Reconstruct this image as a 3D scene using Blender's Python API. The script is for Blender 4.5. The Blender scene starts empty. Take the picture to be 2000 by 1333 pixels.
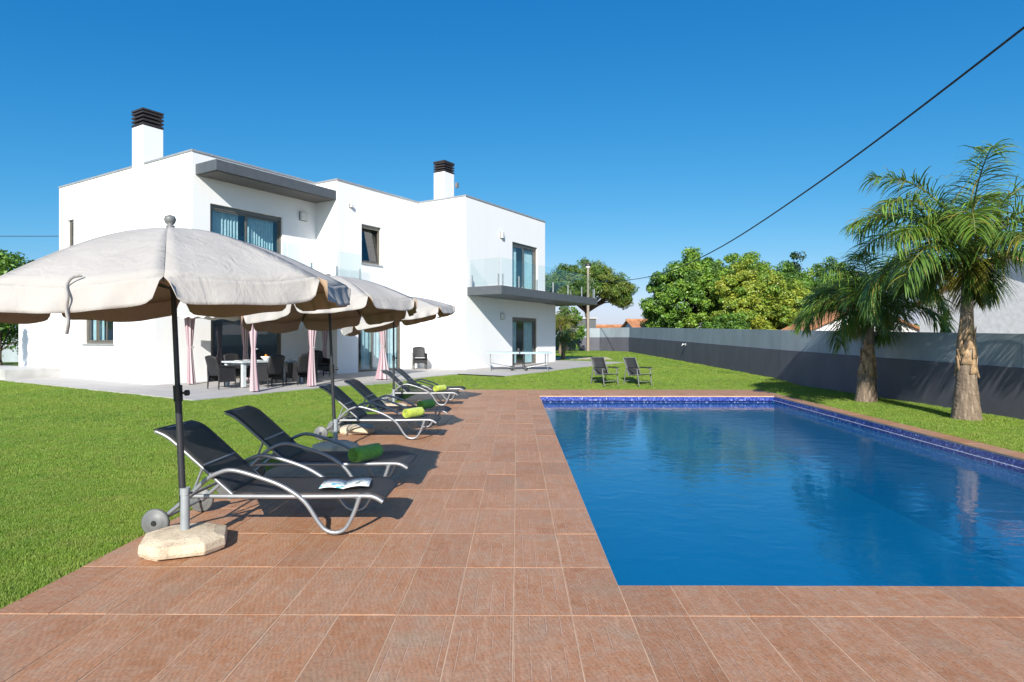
import bpy, bmesh, math, random
import numpy as np
from mathutils import Vector, Matrix
R = math.radians
rng = np.random.default_rng(7)
random.seed(7)
scene = bpy.context.scene
COL = scene.collection

# ------------------------------------------------------------------ camera, sky, sun, exposure
cam_d = bpy.data.cameras.new('camera'); cam = bpy.data.objects.new('camera', cam_d); COL.objects.link(cam)
cam.location = (0, 0, 1.55); cam.rotation_euler = (R(90), 0, 0)
cam_d.sensor_width = 36; cam_d.lens = 36 * 1220 / 2000; cam_d.clip_start = .05; cam_d.clip_end = 3000
scene.camera = cam
SUN_EL, SUN_AZ = 29.6, 6.0            # light travels towards +Y, a little towards +X
world = bpy.data.worlds.new('World'); scene.world = world; world.use_nodes = True
wn = world.node_tree; bg = wn.nodes['Background']
sky = wn.nodes.new('ShaderNodeTexSky'); sky.sky_type = 'NISHITA'; sky.sun_disc = False
sky.sun_elevation = R(SUN_EL); sky.sun_rotation = R(180 + SUN_AZ)
sky.air_density = .7; sky.dust_density = 1.0; sky.ozone_density = 8.0; sky.altitude = 0
# one colour grade for the whole sky: deep azure overhead, pale near the horizon, no glare round the sun
sp = wn.nodes.new('ShaderNodeSeparateColor'); cbn = wn.nodes.new('ShaderNodeCombineColor'); wn.links.new(sky.outputs[0], sp.inputs[0])
for k_, (ex_, ga_, mx_) in enumerate(((2.2, .36, 3.0), (.95, .79, 4.3), (.55, 1.40, 5.3))):
    pw_ = wn.nodes.new('ShaderNodeMath'); pw_.operation = 'POWER'; pw_.inputs[1].default_value = ex_; wn.links.new(sp.outputs[k_], pw_.inputs[0])
    ml_ = wn.nodes.new('ShaderNodeMath'); ml_.operation = 'MULTIPLY'; ml_.inputs[1].default_value = ga_; wn.links.new(pw_.outputs[0], ml_.inputs[0])
    mn_ = wn.nodes.new('ShaderNodeMath'); mn_.operation = 'MINIMUM'; mn_.inputs[1].default_value = mx_; wn.links.new(ml_.outputs[0], mn_.inputs[0]); wn.links.new(mn_.outputs[0], cbn.inputs[k_])
wn.links.new(cbn.outputs[0], bg.inputs[0]); bg.inputs[1].default_value = .15
sun_d = bpy.data.lights.new('sun', 'SUN'); sun_d.energy = 4.6; sun_d.angle = R(.5); sun_d.color = (1, .955, .88)
sun = bpy.data.objects.new('sun', sun_d); COL.objects.link(sun); sun.location = (-5, -30, 30)
travel = Vector((math.sin(R(SUN_AZ)) * math.cos(R(SUN_EL)), math.cos(R(SUN_AZ)) * math.cos(R(SUN_EL)), -math.sin(R(SUN_EL))))
sun.rotation_euler = travel.to_track_quat('-Z', 'Y').to_euler()
vs = scene.view_settings; vs.view_transform = 'Standard'; vs.look = 'None'; vs.gamma = 1; vs.use_curve_mapping = False
vs.exposure = .62
scene.cycles.max_bounces = 8; scene.cycles.transparent_max_bounces = 12

# ------------------------------------------------------------------ node helpers and materials
def new_mat(name):
    m = bpy.data.materials.new(name); m.use_nodes = True
    nt = m.node_tree; b = nt.nodes['Principled BSDF']; return m, nt, b
def N(nt, t, **kw):
    n = nt.nodes.new(t)
    for k, v in kw.items():
        if k.startswith('i_'): n.inputs[k[2:].replace('_', ' ')].default_value = v
        else: setattr(n, k, v)
    return n
def ramp(nt, fac, stops):
    r = nt.nodes.new('ShaderNodeValToRGB'); e = r.color_ramp.elements
    while len(e) < len(stops): e.new(.5)
    for el, (p, c) in zip(e, stops): el.position = p; el.color = (*c, 1)
    nt.links.new(fac, r.inputs[0]); return r.outputs[0]
def noise(nt, vec, scale, detail=4, rough=.55, dist=0):
    n = N(nt, 'ShaderNodeTexNoise'); n.inputs['Scale'].default_value = scale; n.inputs['Detail'].default_value = detail
    n.inputs['Roughness'].default_value = rough; n.inputs['Distortion'].default_value = dist
    if vec is not None: nt.links.new(vec, n.inputs['Vector'])
    return n
def mixc(nt, fac, a, b, mode='MIX'):
    n = nt.nodes.new('ShaderNodeMix'); n.data_type = 'RGBA'; n.blend_type = mode
    for sock, v in ((n.inputs[0], fac), (n.inputs[6], a), (n.inputs[7], b)):
        if isinstance(v, (int, float)): sock.default_value = v
        elif isinstance(v, tuple): sock.default_value = (*v, 1)
        else: nt.links.new(v, sock)
    return n.outputs[2]
def math_n(nt, op, a, b=None):
    n = nt.nodes.new('ShaderNodeMath'); n.operation = op
    for s, v in zip(n.inputs, (a, b)):
        if v is None: continue
        if isinstance(v, (int, float)): s.default_value = v
        else: nt.links.new(v, s)
    return n.outputs[0]
def bump(nt, b, h, strength=.3, dist=.01):
    n = nt.nodes.new('ShaderNodeBump'); n.inputs['Strength'].default_value = strength; n.inputs['Distance'].default_value = dist
    nt.links.new(h, n.inputs['Height']); nt.links.new(n.outputs[0], b.inputs['Normal']); return n
def objco(nt): return nt.nodes.new('ShaderNodeTexCoord').outputs['Object']
def geo_pos(nt): return nt.nodes.new('ShaderNodeNewGeometry').outputs['Position']

def plain(name, col, rough=.5, metal=0, var=.12, vscale=6, bscale=40, bstr=.15, bdist=.004, sheen=0, trans=0):
    m, nt, b = new_mat(name); v = objco(nt)
    n = noise(nt, v, vscale)
    c = ramp(nt, n.outputs[0], [(.3, tuple(x * (1 - var) for x in col)), (.7, tuple(min(1, x * (1 + var)) for x in col))])
    nt.links.new(c, b.inputs['Base Color']); b.inputs['Roughness'].default_value = rough; b.inputs['Metallic'].default_value = metal
    if bstr: bump(nt, b, noise(nt, v, bscale).outputs[0], bstr, bdist)
    if sheen: b.inputs['Sheen Weight'].default_value = sheen
    if trans:
        t = nt.nodes.new('ShaderNodeBsdfTranslucent'); nt.links.new(c, t.inputs[0])
        mx = nt.nodes.new('ShaderNodeMixShader'); mx.inputs[0].default_value = trans
        nt.links.new(b.outputs[0], mx.inputs[1]); nt.links.new(t.outputs[0], mx.inputs[2])
        nt.links.new(mx.outputs[0], nt.nodes['Material Output'].inputs[0])
    return m

M = {}
# white render with faint weathering
m, nt, b = new_mat('white_render'); v = geo_pos(nt)
sx = N(nt, 'ShaderNodeMapping'); sx.inputs['Scale'].default_value = (1.6, 1.6, .25); nt.links.new(v, sx.inputs[0])
c = ramp(nt, noise(nt, sx.outputs[0], 1.3, 6).outputs[0], [(.25, (.79, .79, .79)), (.5, (.82, .82, .815))])
nt.links.new(c, b.inputs['Base Color']); b.inputs['Roughness'].default_value = .85
bump(nt, b, noise(nt, v, 90, 3).outputs[0], .25, .003); M['white'] = m
M['soffit'] = plain('soffit_paint', (.13, .12, .115), .6)
M['slab'] = plain('grey_fascia', (.085, .095, .105), .5, var=.1)
M['taupe'] = plain('taupe_aluminium', (.17, .155, .13), .4, .3)
M['darkframe'] = plain('dark_aluminium', (.06, .058, .055), .4, .3)
M['copingmetal'] = plain('coping_metal', (.42, .42, .42), .45, .4)
M['chimneycap'] = plain('chimney_cap', (.035, .028, .026), .5)
M['lampglass'] = plain('lamp_diffuser', (.62, .62, .6), .3)
M['steel'] = plain('brushed_steel', (.5, .51, .52), .35, .7)
M['alu'] = plain('silver_aluminium', (.30, .31, .325), .38, .5, var=.06)
M['black_pl'] = plain('black_plastic', (.018, .018, .02), .45)
M['grey_pl'] = plain('grey_plastic', (.15, .155, .155), .5)
M['pole'] = plain('graphite_pole', (.05, .052, .06), .38, .4)
M['socket'] = plain('socket_tube', (.33, .36, .38), .4, .2)
M['basecement'] = plain('cream_concrete', (.60, .49, .35), .9, var=.2, vscale=9, bscale=60, bstr=.6, bdist=.006)
m, nt, b = new_mat('cream_concrete_pitted'); v = objco(nt)
c = ramp(nt, noise(nt, v, 7, 6, .7).outputs[0], [(.32, (.40, .31, .22)), (.48, (.60, .49, .35)), (.7, (.66, .56, .42))])
vo = N(nt, 'ShaderNodeTexVoronoi'); vo.inputs['Scale'].default_value = 38; nt.links.new(v, vo.inputs['Vector'])
pit = ramp(nt, vo.outputs['Distance'], [(.08, (0, 0, 0)), (.22, (1, 1, 1))]); nt.links.new(mixc(nt, math_n(nt, 'MULTIPLY', math_n(nt, 'SUBTRACT', 1.0, pit), .5), c, (.30, .24, .18)), b.inputs['Base Color'])
b.inputs['Roughness'].default_value = .95; bump(nt, b, math_n(nt, 'ADD', math_n(nt, 'MULTIPLY', pit, .4), noise(nt, v, 25, 6, .7).outputs[0]), .8, .012); M['basecement'] = m
M['dark_wicker'] = plain('dark_wicker', (.018, .017, .019), .6, bscale=120, bstr=.8, bdist=.006)
M['cushion'] = plain('white_cushion', (.7, .7, .68), .9)
M['tablewhite'] = plain('pale_table', (.52, .56, .58), .5)
M['pongtop'] = plain('pale_table_top', (.36, .50, .55), .35)
M['netcloth'] = plain('net_cloth', (.12, .12, .13), .8)
M['tree_bark'] = plain('tree_bark', (.09, .065, .045), .9, var=.4, bscale=20, bstr=.9, bdist=.03)
M['terracotta'] = plain('terracotta_roof_tile', (.42, .19, .09), .85, var=.35, vscale=3)
M['stucco'] = plain('neighbour_stucco', (.74, .73, .71), .9)
M['dirt'] = plain('dry_ground', (.22, .17, .1), .95, var=.3, vscale=.3)
M['sand'] = plain('sand_path', (.5, .41, .3), .95, var=.15)
M['cable'] = plain('black_cable', (.012, .012, .014), .5)
M['ceramic'] = plain('white_ceramic', (.75, .75, .74), .2)
M['orange_fruit'] = plain('orange_peel', (.72, .3, .03), .5)
M['bread'] = plain('bread_crust', (.6, .36, .14), .8)
M['lamp_post'] = plain('concrete_post', (.30, .25, .2), .8)
M['concrete'] = plain('pale_concrete', (.46, .45, .43), .85, var=.15, vscale=2)

# woven sling, lets a little light through
m, nt, b = new_mat('black_mesh_sling'); v = objco(nt)
w = N(nt, 'ShaderNodeTexWave', wave_type='BANDS', bands_direction='Y'); w.inputs['Scale'].default_value = 60; nt.links.new(v, w.inputs[0])
w2 = N(nt, 'ShaderNodeTexWave', wave_type='BANDS', bands_direction='X'); w2.inputs['Scale'].default_value = 60; nt.links.new(v, w2.inputs[0])
h = math_n(nt, 'MULTIPLY', w.outputs[1], w2.outputs[1])
nt.links.new(ramp(nt, h, [(0, (.018, .018, .020)), (1, (.085, .085, .083))]), b.inputs['Base Color'])
b.inputs['Roughness'].default_value = .55; b.inputs['Specular IOR Level'].default_value = .45
bump(nt, b, h, .5, .002)
tr = N(nt, 'ShaderNodeBsdfTransparent'); mx = N(nt, 'ShaderNodeMixShader'); mx.inputs[0].default_value = .13
nt.links.new(b.outputs[0], mx.inputs[1]); nt.links.new(tr.outputs[0], mx.inputs[2]); nt.links.new(mx.outputs[0], nt.nodes['Material Output'].inputs[0])
M['sling'] = m
# parasol fabric
def fabric(name, c0, c1, trans):
    m, nt, b = new_mat(name); v = objco(nt)
    n1 = noise(nt, v, 2.2, 5); n2 = noise(nt, v, 400, 2)
    c = ramp(nt, n1.outputs[0], [(.3, c0), (.65, c1)])
    nt.links.new(c, b.inputs['Base Color']); b.inputs['Roughness'].default_value = .9
    s = N(nt, 'ShaderNodeMapping'); s.inputs['Scale'].default_value = (1, 1, .4); nt.links.new(v, s.inputs[0])
    hh = math_n(nt, 'ADD', math_n(nt, 'MULTIPLY', noise(nt, s.outputs[0], 7, 3, .6, .8).outputs[0], 1.0), math_n(nt, 'MULTIPLY', n2.outputs[0], .04))
    bump(nt, b, hh, .55, .03)
    t = N(nt, 'ShaderNodeBsdfTranslucent'); nt.links.new(c, t.inputs[0])
    mx = N(nt, 'ShaderNodeMixShader'); mx.inputs[0].default_value = trans
    nt.links.new(b.outputs[0], mx.inputs[1]); nt.links.new(t.outputs[0], mx.inputs[2]); nt.links.new(mx.outputs[0], nt.nodes['Material Output'].inputs[0])
    return m
M['canvas'] = fabric('cream_canvas', (.39, .365, .34), (.46, .435, .405), .10)
M['lining'] = fabric('tan_lining', (.46, .33, .225), (.53, .385, .275), .28)  # inner face of the canvas: brown of shade and transmitted light put into its colour
M['gazebo_cloth'] = fabric('gazebo_cloth', (.66, .63, .59), (.72, .70, .66), .15)
m, nt, b = new_mat('mauve_striped_curtain'); v = objco(nt)
at = N(nt, 'ShaderNodeAttribute', attribute_name='stripe')
c = ramp(nt, at.outputs['Fac'], [(.3, (.50, .33, .38)), (.55, (.68, .56, .58))])
nt.links.new(c, b.inputs['Base Color']); b.inputs['Roughness'].default_value = .9; bump(nt, b, noise(nt, v, 200).outputs[0], .2, .002)
t = N(nt, 'ShaderNodeBsdfTranslucent'); nt.links.new(c, t.inputs[0]); mx = N(nt, 'ShaderNodeMixShader'); mx.inputs[0].default_value = .25
nt.links.new(b.outputs[0], mx.inputs[1]); nt.links.new(t.outputs[0], mx.inputs[2]); nt.links.new(mx.outputs[0], nt.nodes['Material Output'].inputs[0])
M['curtain'] = m
M['roomcurtain'] = plain('room_curtain', (.78, .84, .84), .95, trans=.25)
# window glass and balustrade glass
def schlick(nt, f0, normal=None):
    g = nt.nodes.new('ShaderNodeNewGeometry'); d = N(nt, 'ShaderNodeVectorMath', operation='DOT_PRODUCT'); nt.links.new(g.outputs['Incoming'], d.inputs[0])
    nt.links.new(normal if normal is not None else g.outputs['Normal'], d.inputs[1])
    c = math_n(nt, 'SUBTRACT', 1.0, math_n(nt, 'MINIMUM', math_n(nt, 'ABSOLUTE', d.outputs['Value']), 1.0))
    return math_n(nt, 'ADD', math_n(nt, 'MULTIPLY', math_n(nt, 'POWER', c, 5.0), 1 - f0), f0)
def glass(name, tint, ior=1.5, extra=0.0):
    m, nt, b = new_mat(name); nt.nodes.remove(b)
    f = math_n(nt, 'MINIMUM', math_n(nt, 'ADD', schlick(nt, ((ior - 1) / (ior + 1)) ** 2), extra), 1.0)
    tr = N(nt, 'ShaderNodeBsdfTransparent'); tr.inputs[0].default_value = (*tint, 1)
    gl = N(nt, 'ShaderNodeBsdfGlossy'); gl.inputs['Roughness'].default_value = 0
    mx = N(nt, 'ShaderNodeMixShader'); nt.links.new(f, mx.inputs[0]); nt.links.new(tr.outputs[0], mx.inputs[1]); nt.links.new(gl.outputs[0], mx.inputs[2])
    nt.links.new(mx.outputs[0], nt.nodes['Material Output'].inputs[0]); return m
M['glass'] = glass('window_glass', (.72, .88, .92), 1.5, .09)
M['clear'] = glass('balustrade_glass', (.94, .98, .975), 1.4, .0)
# towels, magazine
def towel(name, col):
    m = plain(name, col, .95, var=.2, vscale=30, bscale=220, bstr=1, bdist=.006, sheen=.3); return m
M['towel_green'] = towel('green_terry', (.16, .42, .04)); M['towel_lime'] = towel('lime_terry', (.45, .55, .05))
m, nt, b = new_mat('magazine_print'); v = objco(nt)
nz = noise(nt, v, 14, 3); c = ramp(nt, nz.outputs[0], [(.38, (.08, .42, .55)), (.45, (.75, .8, .8)), (.6, (.8, .8, .78)), (.66, (.2, .25, .22))])
nt.links.new(c, b.inputs['Base Color']); b.inputs['Roughness'].default_value = .35; M['magazine'] = m
# deck tile
m, nt, b = new_mat('terracotta_deck_tile'); v = objco(nt)
oi = N(nt, 'ShaderNodeObjectInfo'); off = N(nt, 'ShaderNodeVectorMath', operation='MULTIPLY_ADD')
cmb = N(nt, 'ShaderNodeCombineXYZ'); nt.links.new(math_n(nt, 'MULTIPLY', oi.outputs['Random'], 37.0), cmb.inputs[0]); nt.links.new(math_n(nt, 'MULTIPLY', oi.outputs['Random'], 91.0), cmb.inputs[1])
off = N(nt, 'ShaderNodeVectorMath', operation='ADD'); nt.links.new(geo_pos(nt), off.inputs[0]); nt.links.new(cmb.outputs[0], off.inputs[1])
vv = off.outputs[0]
big = noise(nt, vv, 2.6, 5, .6); mid = noise(nt, vv, 14, 5, .65)
st = N(nt, 'ShaderNodeMapping'); st.inputs['Scale'].default_value = (26, 2.0, 1); nt.links.new(vv, st.inputs[0])
streak = noise(nt, st.outputs[0], 1.0, 4, .6, .4)
c1 = ramp(nt, big.outputs[0], [(.3, (.34, .15, .066)), (.45, (.41, .19, .091)), (.55, (.40, .20, .108)), (.7, (.36, .225, .135))])
c2 = mixc(nt, ramp(nt, mid.outputs[0], [(.45, (0, 0, 0)), (.75, (.8, .8, .8))]), c1, (.43, .29, .192))
c3 = mixc(nt, ramp(nt, streak.outputs[0], [(.5, (0, 0, 0)), (.8, (.55, .55, .55))]), c2, (.58, .34, .215))
sxyz = N(nt, 'ShaderNodeSeparateXYZ'); nt.links.new(v, sxyz.inputs[0])
gx = math_n(nt, 'ABSOLUTE', math_n(nt, 'SUBTRACT', math_n(nt, 'PINGPONG', math_n(nt, 'ADD', sxyz.outputs[0], math_n(nt, 'MULTIPLY', oi.outputs['Random'], .19)), .085), .04))
msk = ramp(nt, noise(nt, vv, 2.1, 2).outputs[0], [(.49, (0, 0, 0)), (.54, (1, 1, 1))])
line = math_n(nt, 'MULTIPLY', ramp(nt, math_n(nt, 'MULTIPLY', gx, 10.0), [(.018, (1, 1, 1)), (.04, (0, 0, 0))]), msk)
edge = math_n(nt, 'MULTIPLY', ramp(nt, math_n(nt, 'MULTIPLY', gx, 10.0), [(.035, (0, 0, 0)), (.05, (1, 1, 1)), (.075, (0, 0, 0))]), msk)
c3 = mixc(nt, math_n(nt, 'MULTIPLY', line, .55), c3, (.62, .40, .28)); c3 = mixc(nt, math_n(nt, 'MULTIPLY', edge, .5), c3, (.24, .10, .055))
c3 = mixc(nt, 1.0, c3, ramp(nt, noise(nt, vv, 55, 4, .75).outputs[0], [(.32, (.68, .66, .64)), (.5, (1, 1, 1)), (.7, (1.12, 1.12, 1.12))]), 'MULTIPLY')
hue = ramp(nt, oi.outputs['Random'], [(0, (.88, .86, .84)), (.5, (1, 1, 1)), (1, (1.0, 1.04, 1.08))])
nt.links.new(mixc(nt, 1.0, c3, hue, 'MULTIPLY'), b.inputs['Base Color'])
b.inputs['Roughness'].default_value = .62
# wood-like relief: distorted rings stretched along the tile
st2 = N(nt, 'ShaderNodeMapping'); st2.inputs['Scale'].default_value = (5, 1.7, 1); nt.links.new(vv, st2.inputs[0])
wv = N(nt, 'ShaderNodeTexWave', wave_type='RINGS', rings_direction='Z'); wv.inputs['Scale'].default_value = 3.2; wv.inputs['Distortion'].default_value = 6.0
wv.inputs['Detail'].default_value = 2; wv.inputs['Detail Scale'].default_value = .8; nt.links.new(st2.outputs[0], wv.inputs[0])
hh = math_n(nt, 'ADD', math_n(nt, 'MULTIPLY', wv.outputs[1], .30), math_n(nt, 'MULTIPLY', streak.outputs[0], .9))
hh = math_n(nt, 'ADD', hh, math_n(nt, 'MULTIPLY', noise(nt, vv, 120, 3).outputs[0], .35))
hh = math_n(nt, 'SUBTRACT', hh, math_n(nt, 'MULTIPLY', line, 1.2))
bump(nt, b, hh, .6, .004)
M['tile'] = m
M['grout'] = plain('peach_grout', (.50, .335, .225), .95, var=.18, vscale=4)
# terrace paving with fine joints
m, nt, b = new_mat('grey_terrace_paving'); v = objco(nt)
br = N(nt, 'ShaderNodeTexBrick'); br.offset = 0; br.inputs['Scale'].default_value = 1; br.inputs['Brick Width'].default_value = .6; br.inputs['Row Height'].default_value = .6
br.inputs['Mortar Size'].default_value = .006; br.inputs['Color1'].default_value = (.40, .38, .365, 1); br.inputs['Color2'].default_value = (.44, .42, .40, 1); br.inputs['Mortar'].default_value = (.2, .19, .18, 1)
nt.links.new(v, br.inputs[0])
c = mixc(nt, .35, br.outputs[0], ramp(nt, noise(nt, v, 1.6, 6).outputs[0], [(.3, (.33, .31, .30)), (.7, (.48, .455, .43))]))
nt.links.new(c, b.inputs['Base Color']); b.inputs['Roughness'].default_value = .75; bump(nt, b, noise(nt, v, 60).outputs[0], .2, .003); M['paving'] = m
# pool mosaic
m, nt, b = new_mat('blue_mosaic'); v = objco(nt)
vo = N(nt, 'ShaderNodeTexVoronoi', distance='CHEBYCHEV'); vo.inputs['Scale'].default_value = 34; vo.inputs['Randomness'].default_value = 0; nt.links.new(v, vo.inputs['Vector'])
c = ramp(nt, noise(nt, vo.outputs['Position'], 37, 0).outputs[0], [(.3, (.013, .028, .16)), (.5, (.032, .055, .28)), (.66, (.11, .14, .44)), (.8, (.42, .46, .70))])
nt.links.new(c, b.inputs['Base Color']); b.inputs['Roughness'].default_value = .18; M['mosaic'] = m
m, nt, b = new_mat('blue_pool_lining'); v = objco(nt)
c = ramp(nt, noise(nt, v, .5, 3).outputs[0], [(.3, (.004, .19, .36)), (.7, (.005, .23, .42))])
nt.links.new(c, b.inputs['Base Color']); b.inputs['Roughness'].default_value = .5; M['lining_pool'] = m
# water
m, nt, b = new_mat('pool_water'); nt.nodes.remove(b); v = objco(nt)
mp = N(nt, 'ShaderNodeMapping'); mp.inputs['Scale'].default_value = (1, 1.3, 1); nt.links.new(v, mp.inputs[0])
w1 = noise(nt, mp.outputs[0], 2.2, 2, .5, .6); w2 = noise(nt, mp.outputs[0], 9, 3, .55, .5)
hh = math_n(nt, 'ADD', w1.outputs[0], math_n(nt, 'MULTIPLY', w2.outputs[0], .22))
bp = N(nt, 'ShaderNodeBump'); bp.inputs['Strength'].default_value = .5; bp.inputs['Distance'].default_value = .012; nt.links.new(hh, bp.inputs['Height'])
fr = schlick(nt, .02, bp.outputs[0])
tr = N(nt, 'ShaderNodeBsdfTransparent'); tr.inputs[0].default_value = (.62, .88, .95, 1)
gl = N(nt, 'ShaderNodeBsdfGlossy'); gl.inputs['Roughness'].default_value = .02; nt.links.new(bp.outputs[0], gl.inputs['Normal'])
mx = N(nt, 'ShaderNodeMixShader'); df = N(nt, 'ShaderNodeBsdfDiffuse'); df.inputs[0].default_value = (.001, .155, .36, 1)   # light scattered back by the water body
bm = N(nt, 'ShaderNodeMixShader'); bm.inputs[0].default_value = .55; nt.links.new(tr.outputs[0], bm.inputs[1]); nt.links.new(df.outputs[0], bm.inputs[2])
nt.links.new(fr, mx.inputs[0]); nt.links.new(bm.outputs[0], mx.inputs[1]); nt.links.new(gl.outputs[0], mx.inputs[2])
nt.links.new(mx.outputs[0], nt.nodes['Material Output'].inputs[0]); M['water'] = m
# lawn soil and grass
m, nt, b = new_mat('lawn_turf'); v = geo_pos(nt)
n1 = noise(nt, v, .5, 4); n2 = noise(nt, v, 26, 6, .7)
c = ramp(nt, n1.outputs[0], [(.3, (.12, .19, .02)), (.7, (.175, .24, .032))])
c = mixc(nt, ramp(nt, n2.outputs[0], [(.35, (.75, .75, .75)), (.6, (0, 0, 0))]), c, (.03, .06, .008))
nt.links.new(c, b.inputs['Base Color']); b.inputs['Roughness'].default_value = .9; bump(nt, b, n2.outputs[0], 1, .03); M['turf'] = m
m, nt, b = new_mat('grass_blade'); v = geo_pos(nt); oi = N(nt, 'ShaderNodeObjectInfo')
c = ramp(nt, noise(nt, v, .45, 4, .6).outputs[0], [(.3, (.17, .31, .034)), (.5, (.235, .37, .042)), (.7, (.30, .405, .052))])
c = mixc(nt, ramp(nt, noise(nt, v, 3.2, 3, .6).outputs[0], [(.45, (0, 0, 0)), (.75, (.7, .7, .7))]), c, (.36, .375, .085))
c = mixc(nt, math_n(nt, 'MULTIPLY', oi.outputs['Random'], .4), c, (.17, .25, .045))
nt.links.new(c, b.inputs['Base Color']); b.inputs['Roughness'].default_value = .55
t = N(nt, 'ShaderNodeBsdfTranslucent'); nt.links.new(c, t.inputs[0]); mx = N(nt, 'ShaderNodeMixShader'); mx.inputs[0].default_value = .3
nt.links.new(b.outputs[0], mx.inputs[1]); nt.links.new(t.outputs[0], mx.inputs[2]); nt.links.new(mx.outputs[0], nt.nodes['Material Output'].inputs[0]); M['blade'] = m
def leaf_mat(name, col, rough=.45, trans=.3):
    m, nt, b = new_mat(name); v = geo_pos(nt)
    c = ramp(nt, noise(nt, v, 2.5, 3).outputs[0], [(.3, tuple(x * .75 for x in col)), (.7, tuple(x * 1.25 for x in col))])
    nt.links.new(c, b.inputs['Base Color']); b.inputs['Roughness'].default_value = rough
    t = N(nt, 'ShaderNodeBsdfTranslucent'); nt.links.new(c, t.inputs[0]); mx = N(nt, 'ShaderNodeMixShader'); mx.inputs[0].default_value = trans
    nt.links.new(b.outputs[0], mx.inputs[1]); nt.links.new(t.outputs[0], mx.inputs[2]); nt.links.new(mx.outputs[0], nt.nodes['Material Output'].inputs[0]); return m
M['leaf_a'] = leaf_mat('leaf_green', (.15, .29, .035)); M['leaf_b'] = leaf_mat('leaf_light', (.25, .38, .05)); M['leaf_c'] = leaf_mat('leaf_dark', (.075, .16, .026))
M['leaf_y'] = leaf_mat('leaf_yellow', (.40, .43, .05)); M['leaf_y2'] = leaf_mat('leaf_olive', (.27, .35, .045)); M['needle'] = leaf_mat('pine_needle', (.11, .19, .03)); M['needle2'] = leaf_mat('pine_needle_light', (.2, .25, .04))
M['leaf_br'] = leaf_mat('leaf_brown', (.15, .11, .045)); M['leaf_cy'] = leaf_mat('cypress_leaf', (.03, .06, .025))
M['palm_g'] = leaf_mat('palm_leaflet', (.165, .28, .04), .32, .3); M['palm_y'] = leaf_mat('palm_leaflet_yellow', (.24, .22, .035), .4, .3); M['palm_d'] = leaf_mat('palm_leaflet_dark', (.10, .19, .035), .35, .25)
M['rachis'] = plain('palm_rachis', (.17, .18, .05), .5)
m, nt, b = new_mat('palm_trunk_bark'); v = objco(nt)
wv = N(nt, 'ShaderNodeTexWave', wave_type='BANDS', bands_direction='Z'); wv.inputs['Scale'].default_value = 3.2; wv.inputs['Distortion'].default_value = 9; wv.inputs['Detail'].default_value = 4; wv.inputs['Detail Scale'].default_value = 2.5; nt.links.new(v, wv.inputs[0])
st = N(nt, 'ShaderNodeMapping'); st.inputs['Scale'].default_value = (18, 18, 3); nt.links.new(v, st.inputs[0]); fb = noise(nt, st.outputs[0], 1, 5, .7)
c = ramp(nt, fb.outputs[0], [(.3, (.085, .06, .042)), (.5, (.19, .14, .098)), (.72, (.36, .28, .20))])
nt.links.new(c, b.inputs['Base Color']); b.inputs['Roughness'].default_value = .9
bump(nt, b, math_n(nt, 'ADD', math_n(nt, 'MULTIPLY', wv.outputs[1], .5), fb.outputs[0]), .8, .014); M['palm_bark'] = m
M['boot'] = plain('dry_leaf_base', (.36, .235, .13), .85, var=.45, vscale=10, bscale=40, bstr=.8, bdist=.01)
# boundary wall paints
def wallpaint(name, col):
    m, nt, b = new_mat(name); v = geo_pos(nt)
    s = N(nt, 'ShaderNodeMapping'); s.inputs['Scale'].default_value = (1, .7, .35); nt.links.new(v, s.inputs[0])
    c = ramp(nt, noise(nt, s.outputs[0], 1.6, 6, .65).outputs[0], [(.3, tuple(x * .82 for x in col)), (.7, tuple(x * 1.15 for x in col))])
    nt.links.new(c, b.inputs['Base Color']); b.inputs['Roughness'].default_value = .8; bump(nt, b, noise(nt, v, 70).outputs[0], .35, .004); return m
M['wall_up'] = wallpaint('grey_wall_paint', (.31, .36, .39)); M['wall_lo'] = wallpaint('charcoal_wall_paint', (.11, .11, .135))

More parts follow.
